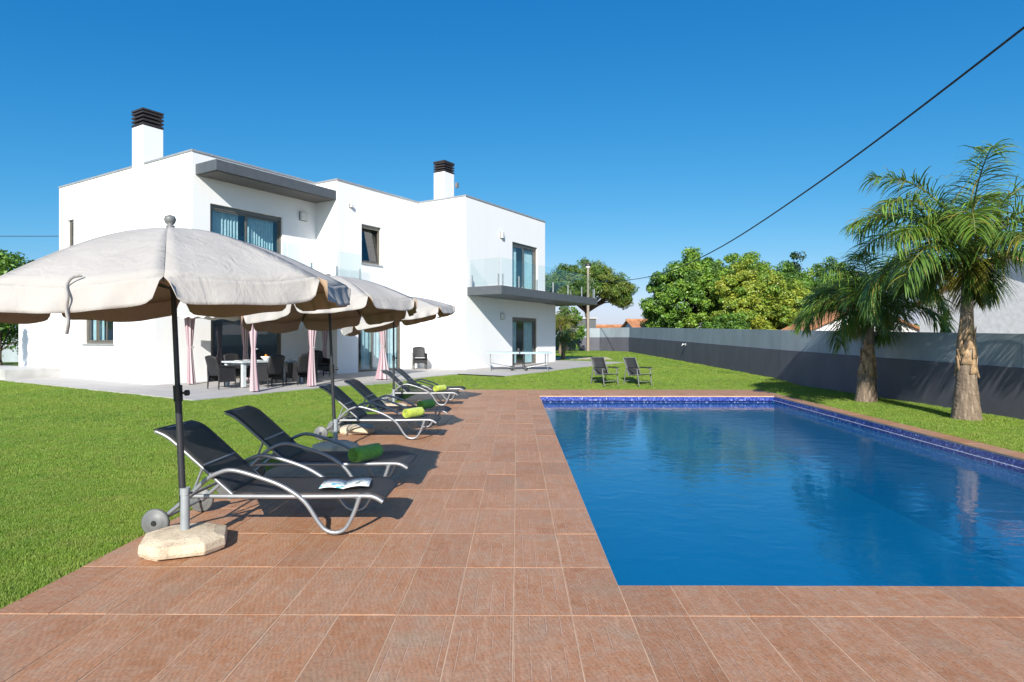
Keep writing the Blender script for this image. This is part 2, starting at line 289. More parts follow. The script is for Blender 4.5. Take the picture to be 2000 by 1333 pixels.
# ------------------------------------------------------------------ mesh builder
class MB:
    def __init__(s): s.v = []; s.f = []; s.mi = []; s.sm = []
    def add(s, vs_, fs, mi=0, smooth=False):
        o = len(s.v); s.v += [tuple(p) for p in vs_]
        for f in fs: s.f.append(tuple(i + o for i in f)); s.mi.append(mi); s.sm.append(smooth)
        return s
    def box(s, c, size, rz=0, mi=0, ry=0, rx=0):
        hx, hy, hz = (x / 2 for x in size)
        mt = Matrix.Translation(c) @ Matrix.Rotation(rz, 4, 'Z') @ Matrix.Rotation(ry, 4, 'Y') @ Matrix.Rotation(rx, 4, 'X')
        p = [mt @ Vector((x, y, z)) for z in (-hz, hz) for x, y in ((-hx, -hy), (hx, -hy), (hx, hy), (-hx, hy))]
        return s.add(p, [(3, 2, 1, 0), (4, 5, 6, 7), (0, 1, 5, 4), (1, 2, 6, 5), (2, 3, 7, 6), (3, 0, 4, 7)], mi)
    def prism(s, poly, z0, z1, mi=0):
        n = len(poly); z0f = z0 if callable(z0) else (lambda x, y: z0); z1f = z1 if callable(z1) else (lambda x, y: z1)
        a = sum(poly[i][0] * poly[(i + 1) % n][1] - poly[(i + 1) % n][0] * poly[i][1] for i in range(n))
        if a < 0: poly = poly[::-1]
        p = [(x, y, z0f(x, y)) for x, y in poly] + [(x, y, z1f(x, y)) for x, y in poly]
        return s.add(p, [tuple(range(n - 1, -1, -1)), tuple(range(n, 2 * n))] + [(i, (i + 1) % n, n + (i + 1) % n, n + i) for i in range(n)], mi)
    def tube(s, pts, r, n=8, mi=0, cap=True, smooth=True, flat=1.0):
        pts = [Vector(p) for p in pts]; rs = r if isinstance(r, (list, tuple)) else [r] * len(pts)
        t0 = (pts[1] - pts[0]).normalized(); up = Vector((0, 0, 1)) if abs(t0.z) < .9 else Vector((0, 1, 0))
        u = t0.cross(up).normalized(); vs_ = []
        for i, p in enumerate(pts):
            t = (pts[min(i + 1, len(pts) - 1)] - pts[max(i - 1, 0)]).normalized()
            u = (u - t * u.dot(t)).normalized(); w = t.cross(u)
            for k in range(n):
                a = 2 * math.pi * k / n; vs_.append(p + (u * math.cos(a) * flat + w * math.sin(a)) * rs[i])
        fs = [(i * n + k, i * n + (k + 1) % n, (i + 1) * n + (k + 1) % n, (i + 1) * n + k) for i in range(len(pts) - 1) for k in range(n)]
        s.add(vs_, fs, mi, smooth)
        if cap:
            L = len(pts) - 1
            s.add(vs_[:n], [tuple(range(n - 1, -1, -1))], mi); s.add(vs_[L * n:], [tuple(range(n))], mi)
        return s
    def lathe(s, prof, n=20, mi=0, smooth=True, c=(0, 0, 0), mt=None):
        vs_ = []
        for r, z in prof:
            for k in range(n):
                a = 2 * math.pi * k / n; q = Vector((c[0] + r * math.cos(a), c[1] + r * math.sin(a), c[2] + z)); vs_.append(mt @ q if mt else q)
        L = len(prof)
        fs = [(i * n + k, i * n + (k + 1) % n, (i + 1) * n + (k + 1) % n, (i + 1) * n + k) for i in range(L - 1) for k in range(n)]
        s.add(vs_, fs, mi, smooth)
        if prof[0][0] > 1e-4: s.add(vs_[:n], [tuple(range(n - 1, -1, -1))], mi)
        if prof[-1][0] > 1e-4: s.add(vs_[-n:], [tuple(range(n))], mi)
        return s
    def grid(s, P, mi=0, smooth=True, flip=False):
        a, bb = len(P), len(P[0]); vs_ = [p for row in P for p in row]
        fs = [(i * bb + j, i * bb + j + 1, (i + 1) * bb + j + 1, (i + 1) * bb + j) for i in range(a - 1) for j in range(bb - 1)]
        if flip: fs = [f[::-1] for f in fs]
        return s.add(vs_, fs, mi, smooth)
    def mesh(s, name, mats):
        me = bpy.data.meshes.new(name); me.from_pydata(s.v, [], s.f)
        for m_ in (mats if isinstance(mats, (list, tuple)) else [mats]): me.materials.append(M[m_])
        me.polygons.foreach_set('material_index', s.mi); me.polygons.foreach_set('use_smooth', s.sm); me.update(); return me
    def build(s, name, mats, parent=None, bevel=0, solid=0, solid_off=-1, inner=0):
        o = bpy.data.objects.new(name, s.mesh(name, mats)); COL.objects.link(o)
        if parent: o.parent = parent
        if solid:
            md = o.modifiers.new('s', 'SOLIDIFY'); md.thickness = solid; md.offset = solid_off; md.material_offset = inner; md.material_offset_rim = 0
        if bevel:
            md = o.modifiers.new('b', 'BEVEL'); md.width = bevel; md.segments = 2; md.limit_method = 'ANGLE'; md.angle_limit = R(40)
        return o
def tag(o, label=None, cat=None, group=None, kind=None):
    if label: o['label'] = label
    if cat: o['category'] = cat
    if group: o['group'] = group
    if kind: o['kind'] = kind
    return o
def thing(name, loc, rz, label, cat, group=None):
    o = bpy.data.objects.new(name, None); COL.objects.link(o); o.location = loc; o.rotation_euler = (0, 0, rz); o.empty_display_size = .1
    return tag(o, label, cat, group)
def copy_tree(o, parent=None):
    c = o.copy(); COL.objects.link(c)
    if parent: c.parent = parent
    for ch in list(o.children): copy_tree(ch, c)
    return c
def smooth(pts, k=6):
    """Catmull-Rom through points"""
    P = [Vector(p) for p in pts]; P = [P[0] * 2 - P[1]] + P + [P[-1] * 2 - P[-2]]; out = []
    for i in range(1, len(P) - 2):
        for j in range(k):
            t = j / k; a, b_, c_, d = P[i - 1:i + 3]
            out.append(.5 * ((2 * b_) + (c_ - a) * t + (2 * a - 5 * b_ + 4 * c_ - d) * t * t + (3 * b_ - a - 3 * c_ + d) * t ** 3))
    out.append(P[-2]); return out
def sstep(a, b_, x):
    t = np.clip((x - a) / (b_ - a), 0, 1); return t * t * (3 - 2 * t)

# ------------------------------------------------------------------ terrain
YAW = -.0079                                    # the deck lies half a degree off the view axis
def deck2w(x, y): return (x * math.cos(YAW) - y * math.sin(YAW), x * math.sin(YAW) + y * math.cos(YAW))
def w2deck(x, y): return (x * math.cos(YAW) + y * math.sin(YAW), -x * math.sin(YAW) + y * math.cos(YAW))
DX0, DY1, POOLX, POOLY0, POOLY1 = -2.99, 19.94, .642, 3.973, 17.68
def pool_r(y): return 6.39 + (y - 3.97) * .0633
def deck_r(y): return pool_r(y) + .335
def base_z(y): return .0185 * np.clip(np.asarray(y, float) - 11.5, 0, 60)
def ter(x, y):
    xd, yd = w2deck(np.asarray(x, float), np.asarray(y, float))
    dx = np.maximum(np.maximum(DX0 - xd, xd - deck_r(yd)), 0); dy = np.maximum(yd - DY1, 0)
    w = sstep(0, 3.0, np.hypot(dx, dy)); return base_z(y) * w - .016 * (1 - w)
def tz(x, y): return float(ter(x, y))
def sheet(x0f, x1f, nx, ys):
    P = []
    for y in ys:
        row = []
        for i in range(nx + 1):
            xd = x0f(y) + (x1f(y) - x0f(y)) * i / nx; x, yy = deck2w(xd, y); row.append((x, yy, tz(x, yy)))
        P.append(row)
    return P
lw = MB()
yl = list(np.arange(-10, 19.9, .5)) + [DY1 - .01]; yb = [DY1 - .01] + list(np.arange(20.4, 61, .6))
lw.grid(sheet(lambda y: -45, lambda y: DX0 + .01, 60, yl)); lw.grid(sheet(lambda y: deck_r(y) - .01, lambda y: 10.9, 12, yl))
lw.grid(sheet(lambda y: -45, lambda y: DX0 + .01, 60, yb)); lw.grid(sheet(lambda y: DX0 + .01, lambda y: 7.73, 24, yb)); lw.grid(sheet(lambda y: 7.73, lambda y: 10.9, 8, yb))
lw.grid(sheet(lambda y: DX0 + .01, lambda y: deck_r(y) - .01, 12, [-10, -3.0]))
lawn = tag(lw.build('lawn', 'turf'), 'sloping green lawn round the pool terrace', None, None, 'structure')
gr = MB()
def gz(y): return float(base_z(y)) - .05
ys_ = [-300, -10, 11.5, 20, 30, 40, 50, 60, 71.5, 200, 1500]
for xa, xb in ((-900, -44), (10.4, 900)): gr.grid([[(xa, y, gz(y)), (xb, y, gz(y))] for y in ys_])
gr.grid([[(-44, y, gz(y)), (10.4, y, gz(y))] for y in (60, 71.5, 200, 1500)]); gr.grid([[(-44, y, gz(y)), (10.4, y, gz(y))] for y in (-300, -9)])
tag(gr.build('ground', 'dirt'), 'dry earth beyond the garden walls', None, None, 'structure')

# ------------------------------------------------------------------ pool deck, tiles, pool
deck = bpy.data.objects.new('pool_deck', None); COL.objects.link(deck); deck.rotation_euler = (0, 0, YAW); tag(deck, 'terracotta tiled deck round the swimming pool', None, None, 'structure')
TW, TL, X0, Y0 = .3301, .746, -.02, 3.528
g = MB()                                         # bed under the tiles: left field, front, back, right strip
yb_ = -3.0
g.prism([(DX0, yb_), (POOLX, yb_), (POOLX, DY1), (DX0, DY1)], -.029, -.0028)
g.prism([(POOLX, yb_), (deck_r(yb_), yb_), (deck_r(POOLY0), POOLY0), (POOLX, POOLY0)], -.029, -.0028)
g.prism([(POOLX, POOLY1), (deck_r(POOLY1), POOLY1), (deck_r(DY1), DY1), (POOLX, DY1)], -.029, -.0028)
g.prism([(pool_r(POOLY0), POOLY0), (deck_r(POOLY0), POOLY0), (deck_r(POOLY1), POOLY1), (pool_r(POOLY1), POOLY1)], -.029, -.0028)
g.build('tile_bed', 'grout', deck)
def tile_mb(q, gap=.0034, bev=.0018, th=.03):
    """one slab over the quad q (4 xy corners, ccw), chamfered, about its own centre"""
    cx = sum(p[0] for p in q) / 4; cy = sum(p[1] for p in q) / 4
    def inset(d):
        out = []
        for x, y in q:
            dx, dy = x - cx, y - cy; out.append((dx - math.copysign(d, dx), dy - math.copysign(d, dy)))
        return out
    a, b_ = inset(gap), inset(gap + bev); mb = MB()
    vs_ = [(x, y, -th) for x, y in a] + [(x, y, -bev) for x, y in a] + [(x, y, 0) for x, y in b_]
    fs = [(8, 9, 10, 11)] + [(r + i, r + (i + 1) % 4, r + 4 + (i + 1) % 4, r + 4 + i) for r in (0, 4) for i in range(4)]
    mb.add(vs_, fs); return mb, cx, cy
quads = []
cols_l = [X0 + TW * k for k in range(-9, 3)]; cols_l[0] = DX0; cols_l[-1] = POOLX
rows = [Y0 + TL * k for k in range(-8, 23)]; rows[-1] = DY1
for r0, r1 in zip(rows, rows[1:]):
    for c0, c1 in zip(cols_l, cols_l[1:]): quads.append(((c0, r0), (c1, r0), (c1, r1), (c0, r1)))
cols_r = [POOLX + TW * k for k in range(0, 23)]
def clipq(c0, c1, r0, r1):
    e0, e1 = deck_r(r0), deck_r(r1)
    if c0 > min(e0, e1) - .08: return None
    return ((c0, r0), (min(c1, e0), r0), (min(c1, e1), r1), (c0, r1))
for r0, r1 in list(zip(rows[:9], rows[1:9])) + [(Y0, POOLY0)] + [(POOLY1, rows[-3])] + list(zip(rows[-3:], rows[-2:])):
    if r1 > POOLY0 + .01 and r0 < POOLY1 - .01: continue
    for c0, c1 in zip(cols_r, cols_r[1:]):
        q = clipq(c0, c1, r0, r1)
        if q: quads.append(q)
yc = [POOLY0] + [r for r in rows if POOLY0 + .1 < r < POOLY1 - .1] + [POOLY1]
for r0, r1 in zip(yc, yc[1:]): quads.append(((pool_r(r0), r0), (deck_r(r0), r0), (deck_r(r1), r1), (pool_r(r1), r1)))
def qsize(q):
    cy = sum(p[1] for p in q) / 4; cx = sum(p[0] for p in q) / 4
    return 1e9 if (max(p[1] for p in q) < 2.79 or abs(cx) > .84 * cy + .3) else cy + abs(cx) * .05
quads.sort(key=qsize)
shared = {}
for q in quads[:300]:
    key = tuple(round(q[i][j] - q[0][j], 3) for i in range(1, 4) for j in range(2))
    mb, cx, cy = tile_mb(q)
    if key not in shared: shared[key] = mb.mesh('tile', 'tile')
    o = bpy.data.objects.new('tile', shared[key]); COL.objects.link(o); o.parent = deck
    o.location = (cx, cy, random.uniform(-.0012, .0012)); o.rotation_euler = (random.gauss(0, .0012), random.gauss(0, .0018), 0)
rest = MB()
for q in quads[300:]:
    mb, cx, cy = tile_mb(q); rest.add([(x + cx, y + cy, z) for x, y, z in mb.v], mb.f)
tag(rest.build('far_tile', 'tile', deck), kind='stuff')
pool = bpy.data.objects.new('swimming_pool', None); COL.objects.link(pool); pool.rotation_euler = (0, 0, YAW); tag(pool, 'blue lined swimming pool let into the terracotta deck', None, None, 'structure')
P4 = [(POOLX, POOLY0), (pool_r(POOLY0), POOLY0), (pool_r(POOLY1), POOLY1), (POOLX, POOLY1)]
mb = MB(); mb.add([(x, y, -1.55) for x, y in P4], [(0, 1, 2, 3)]); mb.build('pool_floor', 'lining_pool', pool)
mb = MB(); vs_ = [(x, y, -1.55) for x, y in P4] + [(x, y, -.42) for x, y in P4]; mb.add(vs_, [((i + 1) % 4, i, 4 + i, 4 + (i + 1) % 4) for i in range(4)]); mb.build('pool_wall', 'lining_pool', pool)
mb = MB()
for (xa, ya), (xb, yb2) in ((P4[3], P4[0]), (P4[0], P4[1]), (P4[1], P4[2])): mb.add([(xb, yb2, -.42), (xa, ya, -.42), (xa, ya, -.031), (xb, yb2, -.031)], [(0, 1, 2, 3)])
mb.build('mosaic_band', 'mosaic', pool)
mb = MB(); (xa, ya), (xb, yb2) = P4[2], P4[3]     # far band: a lip that overhangs a shadow gap above the water
mb.add([(xb, yb2, -.135), (xa, ya, -.135), (xa, ya, -.031), (xb, yb2, -.031), (xb, yb2 + .08, -.135), (xa, ya + .08, -.135), (xb, yb2 + .08, -.42), (xa, ya + .08, -.42)], [(0, 1, 2, 3), (0, 4, 5, 1), (4, 6, 7, 5)])
mb.build('mosaic_lip', 'mosaic', pool)
mb = MB()                                        # pale waterline beading along the mosaic
for (xa, ya), (xb, yb2) in ((P4[1], P4[2]),):
    d = Vector((xb - xa, yb2 - ya, 0)).normalized(); nrm = Vector((-d.y, d.x, 0)) * .006
    mb.tube([Vector((xa, ya, -.130)) + nrm, Vector((xb, yb2, -.130)) + nrm], .005, 5)
mb.build('waterline_bead', 'ceramic', pool)
mb = MB(); mb.add([(x, y + (.08 if y > 10 else 0), -.19) for x, y in P4], [(0, 1, 2, 3)])
wat = mb.build('pool_water', 'water'); wat.rotation_euler = (0, 0, YAW); tag(wat, 'blue rippled water filling the swimming pool', None, None, 'structure')

# ------------------------------------------------------------------ house: local frame m along the front, n outward
UR = Vector((.531, .8473, 0)).normalized(); NF = Vector((UR.y, -UR.x, 0)); HROT = math.atan2(UR.y, UR.x)
def hw(m_, n_, z=0): p = UR * m_ + NF * n_; return (p.x, p.y, z)
house = thing('white_house', (0, 0, 0), HROT, 'white two-storey flat-roofed villa with two chimneys and glass balconies', 'house')
def H(m_, n_): return (m_, -n_)                  # house local: x = m, y = -n
ZT, ZF, ZS = 7.82, 3.5, 3.88
up_poly = [(11.79, -19.77), (16.9, -19.77), (16.9, -18.58), (21.72, -18.58), (21.72, -15.96), (28.74, -15.96), (28.74, -29.2), (11.79, -29.2)]
lo_poly = [(10.59, -19.77), (16.9, -19.77), (16.9, -18.58), (21.72, -18.58), (21.72, -15.96), (29.9, -15.96), (29.9, -29.7), (10.59, -29.7)]
# openings keyed by (storey, edge): (distance from edge start, to, z0, z1, kind)
FL = .17
ops = {('up', 0): [(.63, 3.52, ZS + .02, 6.19, 'slider')], ('up', 2): [(1.29, 2.4, 4.72, 6.30, 'tilt')], ('up', 4): [(3.78, 6.22, ZS + .02, 6.34, 'french')], ('up', 7): [(.72, 1.25, 4.9, 6.4, 'slit')],
       ('lo', 0): [(1.85, 4.72, FL + .03, 2.62, 'patio')], ('lo', 2): [(1.10, 3.67, FL + .08, 2.62, 'curtained')], ('lo', 4): [(3.78, 6.22, .34, 2.71, 'french')], ('lo', 7): [(5.34, 7.38, 1.45, 2.68, 'side')]}
RV = .2
def wall(poly, storey, z0, z1):
    n = len(poly); mb = MB()
    for e in range(n):
        a, b_ = Vector(H(*poly[e])), Vector(H(*poly[(e + 1) % n])); L = (b_ - a).length; d = (b_ - a) / L; inw = Vector((-d.y, d.x))
        # polygon runs so that the outside lies to the right of d in house-local coordinates
        oo = ops.get((storey, e), [])
        xs = sorted({0, L, *[o[0] for o in oo], *[o[1] for o in oo]}); zs = sorted({z0, z1, *[o[2] for o in oo], *[o[3] for o in oo]})
        def pt(x, z, dep=0): q = a + d * x + inw * dep; return (q.x, q.y, z)
        for x0, x1 in zip(xs, xs[1:]):
            for za, zb in zip(zs, zs[1:]):
                if any(o[0] - 1e-6 <= x0 and x1 <= o[1] + 1e-6 and o[2] - 1e-6 <= za and zb <= o[3] + 1e-6 for o in oo): continue
                mb.add([pt(x0, za), pt(x1, za), pt(x1, zb), pt(x0, zb)], [(0, 1, 2, 3)])
        for x0, x1, za, zb, kd in oo:
            c0 = [pt(x0, za), pt(x1, za), pt(x1, zb), pt(x0, zb)]; c1 = [pt(x0, za, RV), pt(x1, za, RV), pt(x1, zb, RV), pt(x0, zb, RV)]
            mb.add(c0 + c1, [(i, (i + 1) % 4, 4 + (i + 1) % 4, 4 + i) for i in range(4)])
            window(a, d, inw, x0, x1, za, zb, kd)
    return mb.build('wall', 'white', house)
def window(a, d, inw, x0, x1, z0, z1, kind):
    """frame, sashes, glass and a curtain set back in the reveal"""
    rz = math.atan2(d.y, d.x)
    def P(x, dep, z): q = a + d * x + inw * dep; return (q.x, q.y, z)
    W, Hh = x1 - x0, z1 - z0; fw = .07 if kind not in ('slit',) else .05
    fr = MB(); dp = .13
    top = .14 if kind in ('slider', 'patio', 'french', 'tilt') else fw
    fr.box(P((x0 + x1) / 2, dp, z1 - top / 2 - .002), (W - .004, .09, top), rz); fr.box(P((x0 + x1) / 2, dp, z0 + fw / 2 + .002), (W - .004, .09, fw), rz)
    for x in (x0 + fw / 2 + .002, x1 - fw / 2 - .002): fr.box(P(x, dp, (z0 + fw + z1 - top) / 2), (fw, .088, Hh - top - fw), rz)
    name = 'window' if kind in ('tilt', 'slit', 'side') else 'sliding_door'
    w = fr.build(name, 'taupe', house)
    ia, ib, za, zb = x0 + fw + .004, x1 - fw - .004, z0 + fw + .004, z1 - top - .004
    nl = 1 if kind in ('tilt', 'slit') else (3 if kind in ('curtained', 'side') else 2)
    for k in range(nl):
        xa = ia + (ib - ia) * k / nl; xb = ia + (ib - ia) * (k + 1) / nl; s = MB(); q = .055; dep = dp + (.018 if k % 2 else -.008)
        lean = R(7) if kind == 'tilt' else 0
        def PP(x, dd, z): return P(x, dd + math.tan(lean) * (z - za), z)
        for x in (xa + q / 2, xb - q / 2): s.box(PP(x, dep, (za + zb) / 2), (q, .035, zb - za), rz, rx=-lean)
        for z in (za + q / 2, zb - q / 2): s.box(PP((xa + xb) / 2, dep, z), (xb - xa - 2 * q, .034, q), rz, rx=-lean)
        s.build('sash', 'darkframe' if kind == 'tilt' else 'taupe', w)
        gl_ = MB(); gl_.add([PP(xa + q, dep, za + q), PP(xb - q, dep, za + q), PP(xb - q, dep, zb - q), PP(xa + q, dep, zb - q)], [(0, 1, 2, 3)]); gl_.build('pane', 'glass', w)
    if kind in ('slider', 'french', 'curtained', 'side'):
        spans = {'slider': [(0, .42), (.55, .95)], 'french': [(.04, .3), (.62, .98)], 'curtained': [(.12, .99)], 'side': [(0, .4)]}[kind]
        for f0, f1 in spans:
            c_ = MB(); n_ = 60; rows_ = []
            for z in (za + .02, (za + zb) / 2, zb):
                rows_.append([P(ia + (ib - ia) * (f0 + (f1 - f0) * i / n_), dp + (.085 if kind == 'curtained' else .15) + .03 * math.sin(i * 1.05 + .6 * math.sin(i * .31)), z) for i in range(n_ + 1)])
            c_.grid(rows_); c_.build('curtain', 'roomcurtain', w)
    if kind in ('side', 'tilt'):
        s = MB(); s.box(P((x0 + x1) / 2, -.012, z0 - .02), (W + .1, .08, .036), rz); s.build('sill', 'copingmetal', w)
wall(lo_poly, 'lo', -.3, ZF); wall(up_poly, 'up', ZF, ZT)
def rect_off(poly, d):
    """offset a rectilinear polygon outwards by d"""
    n = len(poly); out = []
    P = [Vector(p) for p in poly]; A = sum(P[i].x * P[(i + 1) % n].y - P[(i + 1) % n].x * P[i].y for i in range(n)); sg = 1 if A > 0 else -1
    for i in range(n):
        e0 = (P[i] - P[i - 1]).normalized(); e1 = (P[(i + 1) % n] - P[i]).normalized()
        n0 = Vector((e0.y, -e0.x)) * sg; n1 = Vector((e1.y, -e1.x)) * sg; out.append(P[i] + (n0 + n1) * d)
    return [(p.x, p.y) for p in out]
upl = [H(*p) for p in up_poly]; lol = [H(*p) for p in lo_poly]
mb = MB(); mb.prism(rect_off(upl, -.005), ZT - .35, ZT - .2); mb.build('roof', 'concrete', house)
mb = MB(); mb.prism(rect_off(upl, -.02), ZF - .12, ZF + .1); mb.build('floor_slab', 'white', house)
o_, i_ = rect_off(upl, .03), rect_off(upl, -.26); n = len(o_); mb = MB(); za, zb = ZT - .035, ZT + .025
mb.add([(*p, zb) for p in o_] + [(*p, zb) for p in i_] + [(*p, za) for p in o_] + [(*p, za) for p in i_],
       [f for k in range(n) for f in (((k, (k + 1) % n, n + (k + 1) % n, n + k)), ((2 * n + k, 2 * n + (k + 1) % n, (k + 1) % n, k)), ((n + k, n + (k + 1) % n, 3 * n + (k + 1) % n, 3 * n + k)), ((3 * n + k, 3 * n + (k + 1) % n, 2 * n + (k + 1) % n, 2 * n + k)))])
mb.build('parapet_coping', 'copingmetal', house)
# floor inside, so that rooms read as rooms
mb = MB(); mb.prism(rect_off(lol, -.25), -.2, .12); mb.build('room_floor', 'concrete', house)
# canopy above the first balcony
mb = MB(); g_ = .003
mb.prism([H(11.9, -19.77 + g_), H(16.9 - g_, -19.77 + g_), H(16.9 - g_, -18.62), H(11.9, -18.62)], 7.03, 7.38); can = mb.build('roof_canopy', 'slab', house, bevel=.01)
mb = MB(); mb.prism([H(11.97, -19.75), H(16.85, -19.75), H(16.85, -18.7), H(11.97, -18.7)], 7.012, 7.027); mb.build('soffit', 'soffit', can)
# balconies
def glass_run(par, pts, z0, h, step=1.25, post='steel'):
    for (ax, ay), (bx, by) in zip(pts, pts[1:]):
        A, B = Vector((ax, ay)), Vector((bx, by)); L = (B - A).length; d = (B - A) / L; k = max(1, round(L / step)); rz = math.atan2(d.y, d.x)
        for i in range(k):
            p, q = A + d * (L * i / k + .03), A + d * (L * (i + 1) / k - .03); c_ = (p + q) / 2
            s = MB(); s.box((c_.x, c_.y, z0 + .06 + h / 2), ((q - p).length, .014, h), rz); s.build('glass_panel', 'clear', par)
            for w_ in (p + d * .1, q - d * .1) if i == 0 else (q - d * .1,):
                s = MB(); s.box((w_.x, w_.y, z0 + .25), (.045, .05, .5), rz); s.build('balustrade_post', post, par)
mb = MB(); mb.prism([H(10.59, -19.77 + g_), H(16.9 - g_, -19.77 + g_), H(16.9 - g_, -18.58 + g_), H(17.85, -18.58 + g_), H(17.85, -18.04), H(10.59, -18.04)], ZF + .02, ZS)
bal = mb.build('balcony', 'slab', house, bevel=.008)
mb = MB(); mb.prism([H(10.6, -29.69), H(11.79 - g_, -29.69), H(11.79 - g_, -19.77 - g_), H(10.6, -19.77 - g_)], ZF + .002, ZS); mb.build('side_roof', 'white', bal)
glass_run(bal, [H(10.68, -19.9), H(10.68, -18.12), H(17.77, -18.12)], ZS, 1.0)
mb = MB(); mb.prism([H(21.83, -15.96 + g_), H(28.74 + g_, -15.96 + g_), H(28.74 + g_, -29.6), H(31.45, -29.6), H(31.45, -14.2), H(21.83, -14.2)], ZF + .02, ZS)
bal2 = mb.build('balcony', 'slab', house, bevel=.008)
glass_run(bal2, [H(21.92, -15.9), H(21.92, -14.28), H(31.37, -14.28), H(31.37, -24)], ZS, 1.12, 1.55)
# chimneys: stack > louvres and cap
def chimney(cx, cy, sx, sy, z0, z1, z2):
    s = MB(); s.box((cx, cy, (z0 + z1) / 2), (sx, sy, z1 - z0)); ch = s.build('chimney', 'white', house, bevel=.01)
    nl = 4; hgt = (z2 - z1) / (nl + .4)
    s = MB(); s.box((cx, cy, (z1 + z2) / 2 - .02), (sx * .6, sy * .6, z2 - z1 - .05)); s.build('flue', 'chimneycap', ch)
    for k in range(nl):
        zz = z1 + .03 + hgt * k; s = MB(); o1, o2 = .012, -.07
        a1 = [(cx + q * (sx / 2 + o1), cy + w_ * (sy / 2 + o1), zz) for q, w_ in ((-1, -1), (1, -1), (1, 1), (-1, 1))]; a2 = [(cx + q * (sx / 2 + o2), cy + w_ * (sy / 2 + o2), zz + hgt * .85) for q, w_ in ((-1, -1), (1, -1), (1, 1), (-1, 1))]
        a0 = [(x, y, z + hgt * .42) for x, y, z in a1]
        s.add(a1 + a0 + a2, [(3, 2, 1, 0)] + [(r + i, r + (i + 1) % 4, r + 4 + (i + 1) % 4, r + 4 + i) for r in (0, 4) for i in range(4)] + [(8, 9, 10, 11)]); s.build('louvre', 'chimneycap', ch)
    s = MB(); s.box((cx, cy, z2 - .03), (sx + .03, sy + .03, .06)); s.build('cap', 'chimneycap', ch)
chimney(11.79 - .05 + .36, 19.77 + 2.92 + .38, .72, .73, ZF + .4, 9.18, 9.78)
chimney(21.72 + .36, 15.96 + 1.17 + .3, .70, .6, ZT - .3, 9.03, 9.53)
# wall lamps
def wlamp(m_, n_, z, nx, w_=.26, h=.26, name='wall_lamp', mat_='lampglass'):
    s = MB(); x, y = H(m_, n_)
    if nx: s.box((x - .06, y, z), (.10, w_, h))
    else: s.box((x, y - .06, z), (w_, .10, h))
    l = s.build(name, mat_, house, bevel=.015); s = MB()
    if nx: s.box((x - .006, y, z), (.012, w_ + .04, h + .04))
    else: s.box((x, y - .006, z), (w_ + .04, .012, h + .04))
    s.build('back_plate', 'taupe', l)
wlamp(16.25, -19.77, 6.38, 0, .32, .3); wlamp(24.6, -15.96, 2.7, 0); wlamp(24.55, -15.96, 6.5, 0, .2, .28); wlamp(21.72, -17.4, 2.75, 1, .2, .28); wlamp(17.6, -18.58, 6.9, 0, .12, .12)
s = MB(); s.box((*H(22.5, -17.03), 8.55), (.12, .12, .22)); s.build('security_light', 'grey_pl', house)

# terrace round the house
def pr(poly): return [hw(*p)[:2] for p in poly]
ter_poly = [(8.85, -14.75), (19.15, -14.75), (19.15, -12.55), (31.2, -12.55), (31.2, -30.5), (29.9, -30.5), (8.85, -30.5)]
mb = MB(); mb.prism([H(*p) for p in ter_poly], -.3, 0)
def drape(mb, lift):
    out = []
    for x, y, z in mb.v:
        p = UR * x - NF * y
        out.append((x, y, z if z < -.1 else float(base_z(p.y)) + lift + z))
    mb.v = out
# strips so that the paving follows the slope
mb = MB()
ms = np.linspace(8.85, 31.2, 24)
for a_, b_ in zip(ms, ms[1:]):
    nf = -14.75 if (a_ + b_) / 2 < 19.15 else -12.55
    nn = [-30.5, -26, -22, -18, nf]
    mb.grid([[(a_, -n_, 0), (b_, -n_, 0)] for n_ in nn], smooth=False)
    x0, x1 = a_, b_; mb.add([(x0, -nf, -.3), (x1, -nf, -.3), (x1, -nf, 0), (x0, -nf, 0)], [(0, 1, 2, 3)])
mb.add([(8.85, 30.5, -.3), (8.85, 14.75, -.3), (8.85, 14.75, 0), (8.85, 26, 0), (8.85, 30.5, 0)], [(0, 1, 2, 3, 4)])
drape(mb, .035)
tr_ = mb.build('terrace', 'paving'); tr_.rotation_euler = (0, 0, HROT); tag(tr_, 'grey paved terrace round the white house', None, None, 'structure')
mb = MB(); mb.prism([H(8.9, -31), H(10.585, -31), H(10.585, -26.1), H(8.9, -26.1)], -.2, .56)
st_ = mb.build('raised_slab', 'concrete', bevel=.01); st_.rotation_euler = (0, 0, HROT); tag(st_, 'raised pale concrete slab against the far end of the house side wall', 'slab')
mb = MB(); mb.prism([(2.3, 36.5), (5.9, 36.5), (5.9, 39), (2.3, 39)], -.2, lambda x, y: float(base_z(y)) + .03); tag(mb.build('path', 'sand'), 'pale path beyond the corner of the house', None, None, 'structure')

